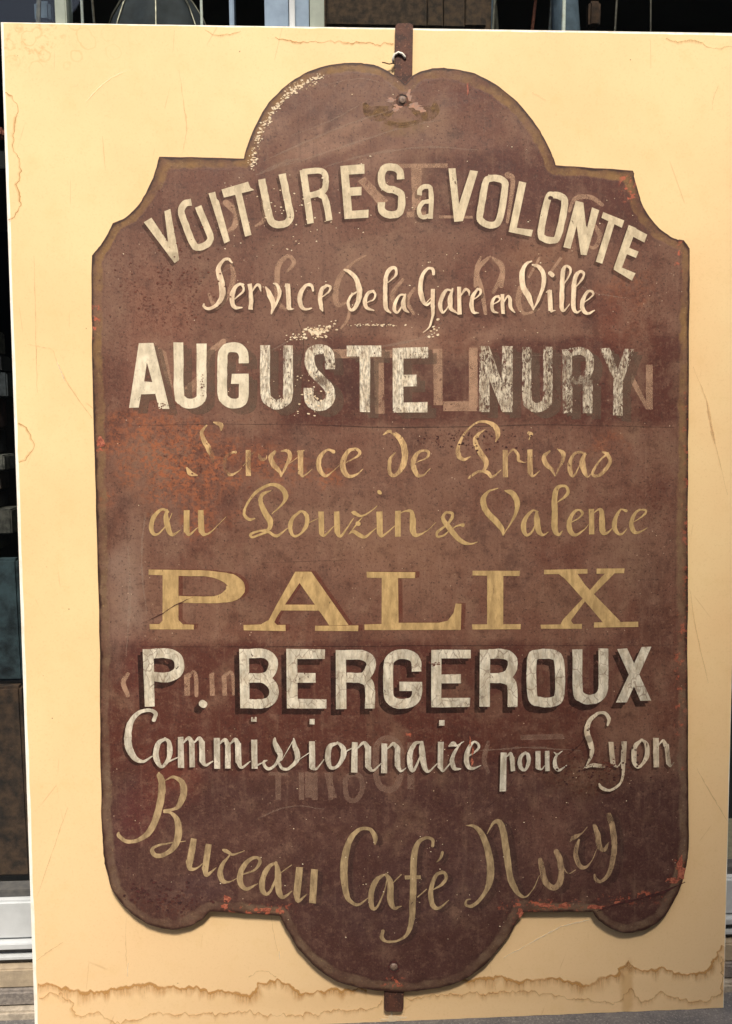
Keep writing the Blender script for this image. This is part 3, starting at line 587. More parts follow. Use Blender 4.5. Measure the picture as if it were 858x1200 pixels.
def flat(name, c, rough=.6, alpha=None, noise=.1, c2=None, metallic=0.0, spec=.5, bump=.2):
    g = G(name); col = g.mix(g.rng(g.noise(noise, 5, .65), .3, .7), c, c2 or c)
    if bump: g.bump(g.noise(noise*2, 5, .65), bump, .002)
    return g.done(col, rough, metallic, alpha, spec)
MAT['scratch_pale'] = flat('scratch_pale', srgb(250, 238, 208), .7, .4); MAT['scratch_brown'] = flat('scratch_brown', srgb(196, 156, 108), .7, .25)

# ---------------------------------------------------------------- backing board
def board_poly(d):
    return [on_board(45, 1214, d), on_board(847.5, 1181, d), on_board(876, 42, d), on_board(4, 27, d)]
TH = 0.010
core_px = [(41, 1216), (848.5, 1183), (877, 38.5), (0.5, 25.5)]
board = empty('backing_board', BOARD_M @ Matrix.Translation((U0, V0, 0)))
tag(board, 'tall cream board with brown water stains leaning behind the iron sign', 'board')
bc_ = [on_board(x, y) for x, y in core_px]
bm = bmesh.new(); f_ = [bm.verts.new((u-U0, v-V0, -.0012)) for u, v in bc_]; b_ = [bm.verts.new((u-U0, v-V0, -TH)) for u, v in bc_]
bm.faces.new(f_); bm.faces.new(b_[::-1])
for i in range(4): bm.faces.new((f_[i], b_[i], b_[(i+1) % 4], f_[(i+1) % 4]))
bmesh.ops.recalc_face_normals(bm, faces=bm.faces); from_bm('board_core', bm, MAT['core'], board)
bp = board_poly(0); bm = bmesh.new()
def wavy(a, b, n, amp):
    a = Vector(a); b = Vector(b); d = (b-a); nrm = Vector((-d.y, d.x)).normalized()
    return [a+d*(i/n)+nrm*(0 if i == 0 else random.uniform(-amp, amp)) for i in range(n)]
ring_ = []
for i in range(4): ring_ += wavy(bp[i], bp[(i+1) % 4], 60, .0005)
f_ = [bm.verts.new((p.x-U0, p.y-V0, 0)) for p in ring_]; b_ = [bm.verts.new((p.x-U0, p.y-V0, -.0012)) for p in ring_]
bm.faces.new(f_)
for i in range(len(f_)): bm.faces.new((f_[i], b_[i], b_[(i+1) % len(f_)], f_[(i+1) % len(f_)]))
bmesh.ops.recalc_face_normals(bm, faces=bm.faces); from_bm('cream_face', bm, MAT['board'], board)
def vnoise(x, seed):
    x0 = math.floor(x); t = x-x0; t = t*t*(3-2*t)
    h = lambda k: (math.sin(k*127.1+seed*311.7)*43758.5453) % 1*2-1
    return h(x0)*(1-t)+h(x0+1)*t
def stain(name, pts, width, mat, jag=1.0, side=1, seed=1, z=.0003, step=1.2):
    """a jagged band that follows pts (photo px); the sharp rim is at the path, the wash fades to one side"""
    Q = []; 
    for a, b in zip(pts, pts[1:]):
        L = math.hypot(b[0]-a[0], b[1]-a[1]); k = max(1, int(L/step))
        for i in range(k): Q.append((a[0]+(b[0]-a[0])*i/k, a[1]+(b[1]-a[1])*i/k))
    Q.append(pts[-1]); R_ = []; s = 0
    for i, q in enumerate(Q):
        a = Q[max(i-2, 0)]; b = Q[min(i+2, len(Q)-1)]; d = np.array((b[0]-a[0], b[1]-a[1])); d = d/np.hypot(*d); n = np.array((-d[1], d[0]))*side
        s = i*step; j = jag*(2.0*vnoise(s/11, seed)+2.2*vnoise(s/4.6, seed+3)+.9*vnoise(s/2.2, seed+7)); fx = 1.0*jag*vnoise(s/5, seed+11)
        ww = width*(.75+.4*vnoise(s/7, seed+5)+.3*vnoise(s/30, seed+6)); R_.append((np.array(q)+n*j+d*fx, n, max(ww, 1)))
    vs = []; fs = []; uv = []
    for p, n, ww in R_:
        for t in (0, .12, .4, 1):
            x, y = p+n*ww*t; u, v = on_board(x, y, z); vs.append((u-U0, v-V0, z)); uv.append(t)
    for i in range(len(R_)-1):
        for k in range(3): a = i*4+k; fs.append((a, a+1, a+5, a+4))
    me = mesh(name, vs, fs); ul = me.uv_layers.new(name='UVMap')
    for l in me.loops: ul.data[l.index].uv = (0, uv[l.vertex_index])
    for p in me.polygons: p.use_smooth = True
    o = link(name, me, mat, board); return o
stain('tide_stain', [(45,1152),(70,1154),(100,1160),(135,1156),(170,1151),(200,1155),(240,1158),(270,1161),(292,1166),(302,1152),(325,1147),(335,1150),(352,1166),(380,1160),(430,1157)], 18, MAT['tide'], .85, 1, 1)
stain('tide_stain', [(540,1150),(580,1142),(610,1148),(650,1145),(690,1152),(722,1140),(736,1123),(750,1135),(775,1133),(800,1141),(825,1138),(838,1122),(846,1108)], 17, MAT['tide'], .85, 1, 2, z=.0004)
stain('tide_stain', [(45,1168),(70,1162),(82,1172),(88,1188),(115,1186),(135,1200),(160,1192),(185,1187),(220,1190),(245,1186),(290,1184),(340,1190),(400,1182),(436,1184),(446,1172)], 9, MAT['tide_faint'], 1.0, 1, 3, z=.0006)
stain('tide_stain', [(476,1172),(500,1166),(540,1164),(600,1160),(640,1163),(680,1170),(720,1177),(740,1160),(752,1174),(775,1162),(800,1172),(830,1171),(845,1166),(844,1120)], 9, MAT['tide_faint'], .9, 1, 4, z=.0006)
stain('tide_stain', [(322,44),(335,46),(350,48),(372,50),(395,49),(420,49),(440,52),(461,50)], 4.0, MAT['tide'], .6, 1, 5)
stain('tide_stain', [(240,34),(252,40),(268,41),(282,36)], 5, MAT['tide_faint'], .6, 1, 6)
stain('tide_stain', [(780,46),(800,46),(826,50),(838,56),(856,54),(874,56)], 6, MAT['tide_faint'], .7, 1, 7)
stain('tide_stain', [(6,109),(15,112),(22,125),(21,138),(17,150),(18,160),(16,172),(20,182),(25,196),(24,206),(19,216),(24,226),(26,238),(19,252),(11,260)], 4, MAT['tide'], .6, 1, 8)
stain('tide_stain', [(21,496),(31,500),(37,510),(40,522),(36,532),(30,539),(23,543)], 4, MAT['tide'], .5, 1, 9)
stain('tide_stain', [(292,1145),(300,1140),(315,1137),(325,1143)], 2, MAT['tide_faint'], .6, 1, 10, z=.0007)
def thin_line(name, pts, w, mat, parent, z, loc, seed=3):
    P = catmull([(x, y, 0) for x, y in pts], False, 8); vs = []; fs = []
    for i, p in enumerate(P):
        a = P[max(i-1, 0)]; b = P[min(i+1, len(P)-1)]; d = np.array((b[0]-a[0], b[1]-a[1])); d = d/(np.hypot(*d)+1e-9); n = np.array((-d[1], d[0]))
        t = i/(len(P)-1); ww = w*(.25+.75*math.sin(math.pi*min(max(t, .03), .97)))*(.7+.5*vnoise(i*1.3, seed)); c = np.array(p[:2])+n*.5*vnoise(i*.8, seed+2)
        for k in (-.5, .5): x, y = c+n*ww*k; u, v = loc(x, y); vs.append((u, v, z))
    for i in range(len(P)-1): fs.append((2*i, 2*i+1, 2*i+3, 2*i+2))
    return link(name, mesh(name, vs, fs), mat, parent)
for pts, w_, m in [([(210,82),(216,125),(219,150),(214,180)], 1.6, 'scratch_brown'), ([(62,410),(72,435),(90,465),(108,490)], 2, 'scratch_brown'), ([(66,420),(72,436),(77,448)], 2, 'scratch_pale'),
    ([(32,404),(45,406),(62,409)], 1.2, 'scratch_brown'), ([(40,300),(42,380),(44,460)], 1.4, 'scratch_brown'), ([(812,430),(828,470),(836,510),(852,580)], 2, 'scratch_brown'),
    ([(828,470),(833,500),(838,520)], 5, 'scratch_brown'), ([(816,900),(836,935),(852,962)], 1.3, 'scratch_brown'), ([(80,945),(66,985),(44,1050)], 1.6, 'scratch_brown'), ([(42,1126),(58,1114),(74,1104)], 1.6, 'scratch_brown'),
    ([(148,1072),(148,1110),(149,1144)], 1.1, 'scratch_brown'), ([(150,1128),(150,1144)], 2, 'scratch_pale'), ([(318,1072),(322,1100),(328,1124)], 1.1, 'scratch_brown'), ([(327,1114),(328,1124)], 1.6, 'scratch_pale'),
    ([(590,1122),(625,1103),(656,1086),(680,1080),(694,1077)], 2.4, 'scratch_pale'), ([(842,100),(836,115),(834,130)], 1.2, 'scratch_brown'), ([(624,108),(640,118)], 2.2, 'scratch_brown'),
    ([(808,690),(816,740),(830,800)], 1.2, 'scratch_brown'), ([(205,36),(203,60)], 1, 'scratch_brown'), ([(100,120),(125,95),(150,82)], 1.4, 'scratch_pale'), ([(120,160),(124,200)], 1.2, 'scratch_brown')]:
    thin_line('scratch', pts, w_, MAT[m], board, .0009 if m == 'scratch_pale' else .0008, lambda x, y: (on_board(x, y)[0]-U0, on_board(x, y)[1]-V0), seed=int(pts[0][0]))
def patch(name, cx, cy, rx, ry, mat, parent, z, loc, n=14, jag=.35):
    vs = []
    ph = random.random()*9
    for i in range(n):
        t = 2*math.pi*i/n; r = 1+jag*(vnoise(i*.9, ph)+.5*vnoise(i*2.1, ph+3)); x, y = cx+rx*r*math.cos(t), cy-ry*r*math.sin(t); u, v = loc(x, y); vs.append((u, v, z))
    return link(name, mesh(name, vs, [list(range(n))]), mat, parent)
BL = lambda x, y: (on_board(x, y)[0]-U0, on_board(x, y)[1]-V0)
patch('bare_patch', 461, 1193, 14, 3.2, MAT['scratch_pale'], board, .0010, BL, 24, .6)
patch('bare_patch', 459, 1188, 1.2, 5, MAT['scratch_pale'], board, .0011, BL)

# ---------------------------------------------------------------- the iron sign
sign = empty('painted_iron_sign', BOARD_M @ Matrix.Translation((U0, V0, 0)))
tag(sign, 'shaped brown iron sign with cream and ochre hand painted French lettering on the cream board', 'sign')
OUT = [(475,99),(483,90),(495,84),(514,80),(535,82),(560,88),(585,102),(610,124),(630,150),(643,172),(651,194),'c',(742,200.5),'c',(746,219),(754,243),(770,265),(788,279),(801,282),'c',(808,291),'c',(807.5,370),(806.5,500),(806,600),(805.5,740),(806,900),(806.5,988),(804.5,1010),(799,1035),(790,1055),(777,1075),(757,1089),(735,1093),(717,1088),(701,1077),(695,1068),'c',(612,1069),'c',(606,1080),(593,1101),(577,1121),(558,1139),(528,1154),(488,1161),(450,1161.5),(425,1158),(396,1150),(371,1134),(351,1113),(337,1090),(328,1073),'c',(246,1067.5),'c',(236,1078),(220,1086),(200,1089),(180,1085),(160,1075),(143,1059),(131,1040),(124,1015),(122,1000),(120,966),(118.5,900),(117,740),(113,600),(110,480),(108,370),(108,299),'c',(120,285),(133,262),'c',(149,254),(166,236),(180,208),(187,184),'c',(286,186),'c',(296,155),(316,120),(346,93),(376,79),(408,74),(430,75),(446,79),(464,90),(475,99)]
segs = []; cur = []
for p in OUT:
    if p == 'c': segs.append(cur); cur = [cur[-1]]
    else: cur.append(p)
segs.append(cur); ol = []
for sg in segs:
    q = catmull([(x, y, 0) for x, y in sg], False, 6) if len(sg) > 2 else [np.array((sg[0][0]+(sg[1][0]-sg[0][0])*t, sg[0][1]+(sg[1][1]-sg[0][1])*t, 0)) for t in np.linspace(0, 1, 9)]
    ol += [tuple(a[:2]) for a in q[:-1]]
# tiny dents along the rim
ol2 = []
for i, (x, y) in enumerate(ol): ol2.append((x+.45*vnoise(i*.9, 21)+.3*vnoise(i*.31, 5), y+.45*vnoise(i*.8, 33)))
ol = ol2; A_ = np.array(ol); B_ = np.roll(A_, -1, 0)
def edge_dist(x, y):
    p = np.array((x, y)); ab = B_-A_; t = np.clip(((p-A_)*ab).sum(1)/((ab**2).sum(1)+1e-12), 0, 1); q = A_+ab*t[:, None]
    return float(np.hypot(*(p-q).T).min())
def inside(x, y):
    c = (A_[:, 1] > y) != (B_[:, 1] > y); xx = A_[:, 0]+(y-A_[:, 1])/(B_[:, 1]-A_[:, 1]+1e-12)*(B_[:, 0]-A_[:, 0]); return (np.count_nonzero(c & (xx > x)) % 2) == 1
pts = [(x, y) for x, y in ol]; nO = len(pts)
gx, gy = np.meshgrid(np.arange(104, 812, 5.0), np.arange(72, 1166, 5.0)); gx = gx.ravel(); gy = gy.ravel(); gx = gx+.6*np.sin(gy*1.7); gy = gy+.6*np.cos(gx*1.3)
def edge_np(x, y):
    p = np.stack([x, y], 1)[:, None]; ab = (B_-A_)[None]; t = np.clip(((p-A_[None])*ab).sum(2)/((ab**2).sum(2)+1e-12), 0, 1); q = A_[None]+ab*t[..., None]
    return np.sqrt(((p-q)**2).sum(2)).min(1)
def inside_np(x, y):
    y1 = A_[None, :, 1]; y2 = B_[None, :, 1]; yy = y[:, None]; c = (y1 > yy) != (y2 > yy); xx = A_[None, :, 0]+(yy-y1)/(y2-y1+1e-12)*(B_-A_)[None, :, 0]; return (np.count_nonzero(c & (xx > x[:, None]), axis=1) % 2) == 1
m = inside_np(gx, gy); gx = gx[m]; gy = gy[m]; d = edge_np(gx, gy); gx = gx[d > 3]; gy = gy[d > 3]; d = d[d > 3]
pts += list(zip(gx.tolist(), gy.tolist()))
vs = [Vector(S(x, y))*1000 for x, y in pts]
V, E, F, ov, oe, of = delaunay_2d_cdt(vs, [], [list(range(nO-1, -1, -1))], 0, 1e-4, True)
F = [f for f, o in zip(F, of) if len(o)]
me = mesh('sheet_panel', [(v.x/1000, v.y/1000, SIGN_W) for v in V], F)
src = [o[0] for o in ov]; PXY = np.array(pts)[src]; ED = np.concatenate([np.zeros(nO), d])[src]
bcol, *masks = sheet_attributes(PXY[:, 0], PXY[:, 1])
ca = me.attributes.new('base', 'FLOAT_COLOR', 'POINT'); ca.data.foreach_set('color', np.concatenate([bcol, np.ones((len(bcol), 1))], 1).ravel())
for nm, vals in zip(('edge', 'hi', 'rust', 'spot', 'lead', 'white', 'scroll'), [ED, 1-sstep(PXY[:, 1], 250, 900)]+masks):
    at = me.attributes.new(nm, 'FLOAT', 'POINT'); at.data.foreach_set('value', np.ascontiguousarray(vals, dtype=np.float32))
panel = link('sheet_panel', me, MAT['plate'], sign)
if sum(p.normal.z for p in me.polygons) < 0: me.flip_normals()
# rim: side wall and back of the 2.5 mm sheet, as a slightly rolled lip
bm = bmesh.new(); rows = []
cen = np.array(S(460, 620))
for dz, inn in ((0.0, 0.0), (-.0006, -.0007), (-.0019, -.0007), (-.0025, 0.0)):
    row = []
    for i, (x, y) in enumerate(ol):
        u, v = S(x, y); a = np.array(S(*ol[i-1])); b = np.array(S(*ol[(i+1) % nO])); d = b-a; L = np.hypot(*d); n = np.array((d[1], -d[0]))/(L+1e-12)
        row.append(bm.verts.new((u+n[0]*inn, v+n[1]*inn, SIGN_W+dz)))
    rows.append(row)
for r0, r1 in zip(rows, rows[1:]):
    for i in range(nO): bm.faces.new((r0[i], r0[(i+1) % nO], r1[(i+1) % nO], r1[i]))
bm.faces.new(rows[-1])
bmesh.ops.recalc_face_normals(bm, faces=bm.faces); from_bm('sheet_rim', bm, MAT['rim'], panel)

# iron strap behind the sheet, top eye and bottom tab
def strap(name, corners, z0, z1, mat):
    bm = bmesh.new(); f_ = [bm.verts.new((*S(x, y, z1), z1)) for x, y in corners]; b_ = [bm.verts.new((*S(x, y, z1), z0)) for x, y in corners]
    bm.faces.new(f_); bm.faces.new(b_[::-1]); k = len(f_)
    for i in range(k): bm.faces.new((f_[i], b_[i], b_[(i+1) % k], f_[(i+1) % k]))
    bmesh.ops.recalc_face_normals(bm, faces=bm.faces)
    bmesh.ops.bevel(bm, geom=[e for e in bm.edges], offset=.0006, segments=2, affect='EDGES')
    return from_bm(name, bm, mat, sign)
strap('hanging_strap', [(450.5,1184),(453,1186),(471,1186),(473,1183),(474,1140),(480,600),(482.5,140),(484.3,29),(480,26.5),(466,27),(463.6,30),(461.5,140),(456,600),(450.5,1140)], .0015, .0078, MAT['rust'])
def bolt(px, py, r, name='bolt'):
    u, v = S(px, py); bm = bmesh.new(); prof = [(r*1.25, 0), (r*1.2, .0003), (r*1.0, .0004), (r*.97, .0010), (r*.8, .0013), (r*.3, .0014)]
    rings = [[bm.verts.new((u+a*math.cos(t), v+a*math.sin(t)*(1+.05*math.sin(3*t)), SIGN_W+.0002+h)) for t in [2*math.pi*k/20 for k in range(20)]] for a, h in prof]
    for q, s in zip(rings, rings[1:]):
        for k in range(20): bm.faces.new((q[k], q[(k+1) % 20], s[(k+1) % 20], s[k]))
    bm.faces.new(rings[-1]); bmesh.ops.recalc_face_normals(bm, faces=bm.faces); return from_bm(name, bm, MAT['bolt'], panel, True)
MAT['pit_red'] = flat('red_rust_pit', srgb(110, 60, 42), .8, c2=srgb(86, 46, 36), noise=.3)
MAT['pit'] = flat('rust_pit', srgb(42, 22, 20), .8, c2=srgb(84, 40, 34), noise=.3)
MAT['bare_pink'] = flat('bare_pink', srgb(196, 144, 118), .7, .8, c2=srgb(150, 132, 120), noise=.2)
MAT['bolt'] = flat('worn_bolt', srgb(140, 118, 102), .55, c2=srgb(92, 70, 58), noise=.3)
SL = lambda z: (lambda x, y: S(x, y, z))
for (x, y, rx, ry) in ((468,124,6,3.5),(479,112,4,5),(486,124,7,3),(493,128,6,3),(458,117,6,2),(464,128,4,3)): patch('bare_patch', x, y, rx, ry, MAT['bare_pink'], panel, SIGN_W+.00008+.00001*x/100, SL(SIGN_W), 16, .6)
g = G('olive_scroll'); MAT['olive'] = g.done(g.mix(g.rng(g.noise(.2, 5, .7), .4, .65), srgb(132, 100, 60), srgb(84, 58, 38)), .65, alpha=g.rng(g.noise(.09, 5, .7, off=4), .34, .62, .0, .7), spec=.3)
for zi, st_ in enumerate(('c 466,120,7 459,128,10 446,133,18 433,131,14 428,123,6', 'c 479,121,7 487,129,10 499,133,18 509,129,13 510,121,5', 'c 452,143,5 470,147,7 494,142,5')):
    sp4 = ' '.join([st_.split()[0]]+[','.join(str(float(v)*4.009) for v in t.split(',')) for t in st_.split()[1:]])
    link('painted_scroll', union_mesh('painted_scroll', to_px(parse(sp4), (0, 0)), SIGN_W+.00003+.00001*zi), MAT['olive'], panel)
z = SIGN_W+.00016; patch('rust_stain', 471.5, 117.5, 7.5, 7.5, MAT['rim'], panel, z, SL(z), 20, .12); bolt(471.5, 117.5, .0042)
patch('rust_stain', 461.5, 1133, 7.2, 7.2, MAT['pit'], panel, z, SL(z), 20, .1); bolt(461.5, 1133, .0040)

MAT['scuff'] = flat('dusty_scuff', srgb(176, 150, 130), .75, .22, noise=.2)
MAT['scuff_dark'] = flat('dark_scuff', srgb(44, 28, 24), .7, .4, noise=.2)
for pts_, w_ in [([(302,192),(350,170),(410,145),(462,128)], 4), ([(322,198),(390,176),(470,150),(520,140)], 3), ([(340,160),(390,140),(430,118)], 2.5), ([(380,196),(430,182),(500,172),(560,176)], 5), ([(300,205),(330,192),(352,186)], 7),
    ([(352,402),(400,410),(460,404),(505,392),(518,378)], 3.5), ([(300,420),(330,404),(352,392)], 2.5), ([(250,330),(262,318),(276,312)], 2), ([(600,420),(640,416),(700,420)], 2), ([(380,100),(420,92),(452,98)], 2.5),
    ([(150,640),(152,700),(148,770)], 5), ([(170,600),(166,660),(172,720)], 3), ([(640,300),(690,340),(740,350)], 2), ([(300,960),(340,945),(380,948)], 2), ([(560,880),(620,876),(680,880)], 3)]:
    thin_line('scuff', pts_, w_, MAT['scuff'], panel, SIGN_W+.00004, SL(SIGN_W), seed=int(w_*7))
for pts_, w_ in [([(150,499),(300,497),(480,501),(640,498),(790,501)], 1.6), ([(140,757),(300,758),(500,757),(790,756)], 1.4), ([(348,370),(356,400),(352,430)], 1.6), ([(566,950),(590,930),(604,910)], 1.2), ([(300,660),(420,656)], 1.0), ([(690,860),(672,880),(660,886)], 2)]:
    thin_line('scored_line', pts_, w_, MAT['scuff_dark'], panel, SIGN_W+.00005, SL(SIGN_W), seed=int(w_*9))

# lettering: ghosts lowest, then shades, then letters
zg, zs, zl = SIGN_W+.00008, SIGN_W+.00015, SIGN_W+.00022
for k, (org, specs) in enumerate(GHOSTS):
    for j, sp in enumerate(specs):
        z = zg+.00001*(j % 3)
        link('ghost_letter', union_mesh('ghost_letter', to_px(parse(sp), org), z), MAT['ghost_low' if org[1] >= 800 else 'ghost'], panel)
for li, (org, paint, shade, off, glyphs) in enumerate(LINES):
    for j, (gi, sp) in enumerate([(gi, q) for gi, gs in enumerate(glyphs) for q in gs.split('||')]):
        polys = to_px(parse(sp), org)
        # hand wobble of the brush edge
        polys = [[(x+.35*vnoise(x*.21+y*.33, 3), y+.35*vnoise(x*.27-y*.19, 8)) for x, y in p] for p in polys]
        link('letter', union_mesh('letter', polys, zl+.00001*(j % 2)), MAT[paint], panel)
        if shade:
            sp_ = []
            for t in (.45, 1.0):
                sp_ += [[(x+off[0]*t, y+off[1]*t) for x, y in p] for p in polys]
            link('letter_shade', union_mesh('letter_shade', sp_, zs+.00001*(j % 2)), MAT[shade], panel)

# flecks of bare white primer, torn lower right corner, chips of red lead
def stuff_flecks(name, cx, cy, rx, ry, n, smin, smax, mat, z, ang=0.0):
    vs = []; fs = []
    for _ in range(n):
        a, b = random.gauss(0, .5), random.gauss(0, .5); x = cx+rx*a*math.cos(ang)-ry*b*math.sin(ang); y = cy+rx*a*math.sin(ang)+ry*b*math.cos(ang)
        if not inside(x, y) or edge_dist(x, y) < smax+1: continue
        s = random.uniform(smin, smax); k = 6; ph = random.random()*6; i0 = len(vs)
        for i in range(k):
            t = ph+2*math.pi*i/k; r = s*random.uniform(.5, 1.2); vs.append((*S(x+r*1.5*math.cos(t), y+r*math.sin(t), z), z+0.0))
        fs.append(list(range(i0, i0+k)))
    # stagger heights slightly so that no two flecks share a plane
    for j, f in enumerate(fs):
        for i in f: vs[i] = (vs[i][0], vs[i][1], z+.000003*(j % 30))
    return tag(link(name, mesh(name, vs, fs), mat, panel), kind='stuff')
zf = SIGN_W+.00030
stuff_flecks('primer_flecks', 372, 388, 17, 7, 80, .5, 1.9, MAT['fleck'], zf, -.25)
stuff_flecks('primer_flecks', 345, 396, 12, 4, 26, .4, 1.1, MAT['fleck'], zf, -.2)
stuff_flecks('primer_flecks', 440, 381, 40, 1.2, 60, .3, .9, MAT['fleck'], zf)
stuff_flecks('primer_flecks', 510, 386, 8, 12, 14, .6, 1.7, MAT['fleck'], zf)
stuff_flecks('primer_flecks', 480, 300, 330, 230, 90, .3, .8, MAT['fleck'], zf)
stuff_flecks('primer_flecks', 345, 250, 60, 40, 60, .35, 1.1, MAT['fleck'], zf)
stuff_flecks('primer_flecks', 365, 460, 22, 26, 40, .4, 1.4, MAT['fleck'], zf)
stuff_flecks('primer_flecks', 420, 1000, 300, 120, 70, .3, .75, MAT['fleck'], zf)
for (x, y, a) in ((297,184,-1.45),(303,160,-1.3),(314,140,-1.05),(325,124,-.9),(338,110,-.75),(352,100,-.6),(370,92,-.35)): stuff_flecks('primer_flecks', x, y, 12, 4.5, 36, .25, 1.3, MAT['fleck'], zf, a)
stuff_flecks('rust_pits', 237, 453, 4, 12, 26, .25, .8, MAT['pit_red'], zf+.00012)
stuff_flecks('rust_pits', 190, 474, 9, 4, 26, .25, .9, MAT['pit_red'], zf+.00012)
stuff_flecks('rust_pits', 510, 778, 5, 3, 14, .4, 1.2, MAT['pit_red'], zf+.00012)
stuff_flecks('rust_pits', 715, 897, 14, 6, 40, .3, 1.2, MAT['pit_red'], zf+.00012)
stuff_flecks('rust_pits', 190, 1050, 50, 14, 70, .5, 2.2, MAT['pit'], zf+.00012, .2)
stuff_flecks('rust_pits', 200, 330, 70, 60, 120, .4, 1.2, MAT['pit_red'], zf+.00012)
stuff_flecks('rust_pits', 545, 515, 70, 14, 90, .4, 1.2, MAT['pit'], zf+.00012)
stuff_flecks('rust_pits', 700, 905, 60, 30, 90, .4, 1.3, MAT['pit'], zf+.00012)
stuff_flecks('rust_pits', 245, 560, 60, 40, 80, .3, 1.1, MAT['pit_red'], zf+.00012)
for cx, cy, rx, ry in [(798,1018,5,13),(790,1033,6,4),(783,1031,3,2),(266,1053,3.5,4),(265,1062,3,3),(310,1066,7,2),(330,1068,3,3),(548,104,1.2,9),(118,517,4,5),(553,893,1.4,5),(554,880,1.2,6),(551,868,1,5),(610,1068,4,5),(640,1061,10,2.4),(662,1060,6,2.4),(700,1063,8,2.6),(724,1058,5,2)]:
    patch('red_chip', cx, cy, rx, ry, MAT['red_lead'], panel, zf+.00025, SL(zf+.00025), 14, .55)
thin_line('tear_line', [(700,1068),(730,1058),(770,1048),(803,1034)], 3.6, MAT['pit'], panel, zf+.00032, SL(zf+.00032))
thin_line('tear_line', [(165,731),(185,722),(208,708),(226,700)], 1.0, MAT['pit'], panel, zf+.00030, SL(zf+.00030))

# wire through the eye of the strap
g = G('white_wire'); MAT['wire'] = g.done(srgb(226, 220, 206), .45)
MAT['old_wire'] = flat('rusty_wire', srgb(110, 82, 50), .7)
def wire(pts, r):
    return [(*S(x, y, .009+h), .009+h) for x, y, h in pts]
W_ = BOARD_M @ Matrix.Translation((U0, V0, 0))
wo = empty('wire_loop', W_); tag(wo, 'short twisted white wire hooked through the iron strap above the sign', 'wire')
from_bm('white_wire', tube_bm(bmesh.new(), wire([(461,75,-.004),(460.5,69,-.001),(462.5,64,.000),(467,61.5,.0006),(471.5,63,.0006),(474,66,.0004),(475,68.5,-.0005)], .001), .0015, 8), MAT['wire'], wo, True)
from_bm('wire_tail', tube_bm(bmesh.new(), wire([(461,74,-.004),(456,75,-.004),(451,73.5,-.002),(448,73,-.001)], .001), .0008, 6), MAT['old_wire'], wo, True)
zz = .0080; link('strap_hole', mesh('strap_hole', [(*S(476+1.8*math.cos(t), 65+2.0*math.sin(t), zz), zz) for t in [2*math.pi*k/14 for k in range(14)]], [list(range(14))]), MAT['pit'], sign)

# ---------------------------------------------------------------- shop front behind
shop = empty('shop_window', Matrix.Translation((0.45, .06, 0)))
tag(shop, 'shop window with pale metal frame and dark glass behind the leaning board', 'window')
def sp(name, lo, hi, mat, bevel=.001, parent=None):
    o = box(name, (lo[0]-.45, lo[1]-.06, lo[2]), (hi[0]-.45, hi[1]-.06, hi[2]), mat, parent or shop, bevel); return o
MAT['alu'] = flat('pale_frame_paint', srgb(196, 200, 202), .4, c2=srgb(178, 182, 184), noise=.02, bump=.05)
MAT['alu_dark'] = flat('dark_gasket', srgb(70, 70, 70), .6, c2=srgb(92, 90, 86), noise=.1)
MAT['alu_blue'] = flat('blue_grey_frame', srgb(132, 152, 172), .4, c2=srgb(112, 130, 150), noise=.03, bump=.05)
MAT['alu_green'] = flat('grey_green_frame', srgb(150, 158, 146), .4, c2=srgb(134, 142, 132), noise=.03, bump=.05)
MAT['stone'] = flat('pale_stone', srgb(184, 172, 154), .9, c2=srgb(148, 138, 124), noise=.12, bump=.6)
MAT['stone_tan'] = flat('tan_stone', srgb(172, 156, 132), .9, c2=srgb(150, 136, 116), noise=.08, bump=.4)
MAT['stone_grey'] = flat('grey_stone', srgb(142, 134, 126), .9, c2=srgb(108, 102, 98), noise=.2, bump=.6)
X0, X1 = -1.2, 2.2
sp('frame_rail', (X0, .058, .096), (X1, .095, .150), MAT['alu'], .003)
sp('gasket', (X0, .068, .1505), (X1, .092, .160), MAT['alu_dark'], .001)
sp('sill_track', (X0, .050, .086), (X1, .095, .0945), MAT['alu'], .001)
sp('sill_track', (X0, .052, .070), (X1, .095, .0755), MAT['alu'], .001)
sp('sill_channel', (X0, .060, .0765), (X1, .095, .085), MAT['alu_dark'], 0)
sp('sill_channel', (X0, .060, .062), (X1, .095, .069), MAT['alu_dark'], 0)
g = G('window_glass'); gl = g.t.nodes.new('ShaderNodeBsdfGlossy'); gl.inputs['Roughness'].default_value = .02; gl.inputs['Color'].default_value = (.9, .95, 1, 1)
tr = g.t.nodes.new('ShaderNodeBsdfTransparent'); tr.inputs[0].default_value = (.86, .9, .9, 1); fr = g.t.nodes.new('ShaderNodeFresnel'); fr.inputs[0].default_value = 1.5
mx = g.t.nodes.new('ShaderNodeMixShader'); gb = g.t.nodes.new('ShaderNodeNewGeometry'); g.t.links.new(g.math('MULTIPLY', fr.outputs[0], g.math('SUBTRACT', 1.0, gb.outputs['Backfacing'])), mx.inputs[0]); g.t.links.new(tr.outputs[0], mx.inputs[1]); g.t.links.new(gl.outputs[0], mx.inputs[2]); g.t.links.new(mx.outputs[0], g.out.inputs[0]); MAT['glass'] = g.m
def mull(px0, px1, py, mat, name='mullion', y=.080, top=1.9):
    a = at_y(px0, py, y).x; b = at_y(px1, py, y).x; sp(name, (a, y, .1605), (b, y+.03, top), mat, .0015); return a, b
a0, b0 = mull(64, 77.5, 10, MAT['alu_green'])
a1, b1 = mull(268.5, 274, 10, MAT['alu_blue'])
a2, b2 = mull(310, 338, 12, MAT['alu_blue']); a2b, b2b = mull(346, 362, 12, MAT['alu_blue'], y=.084); mull(339, 345.5, 12, MAT['alu'], y=.076); mull(363, 380, 12, MAT['alu_green'], y=.080)
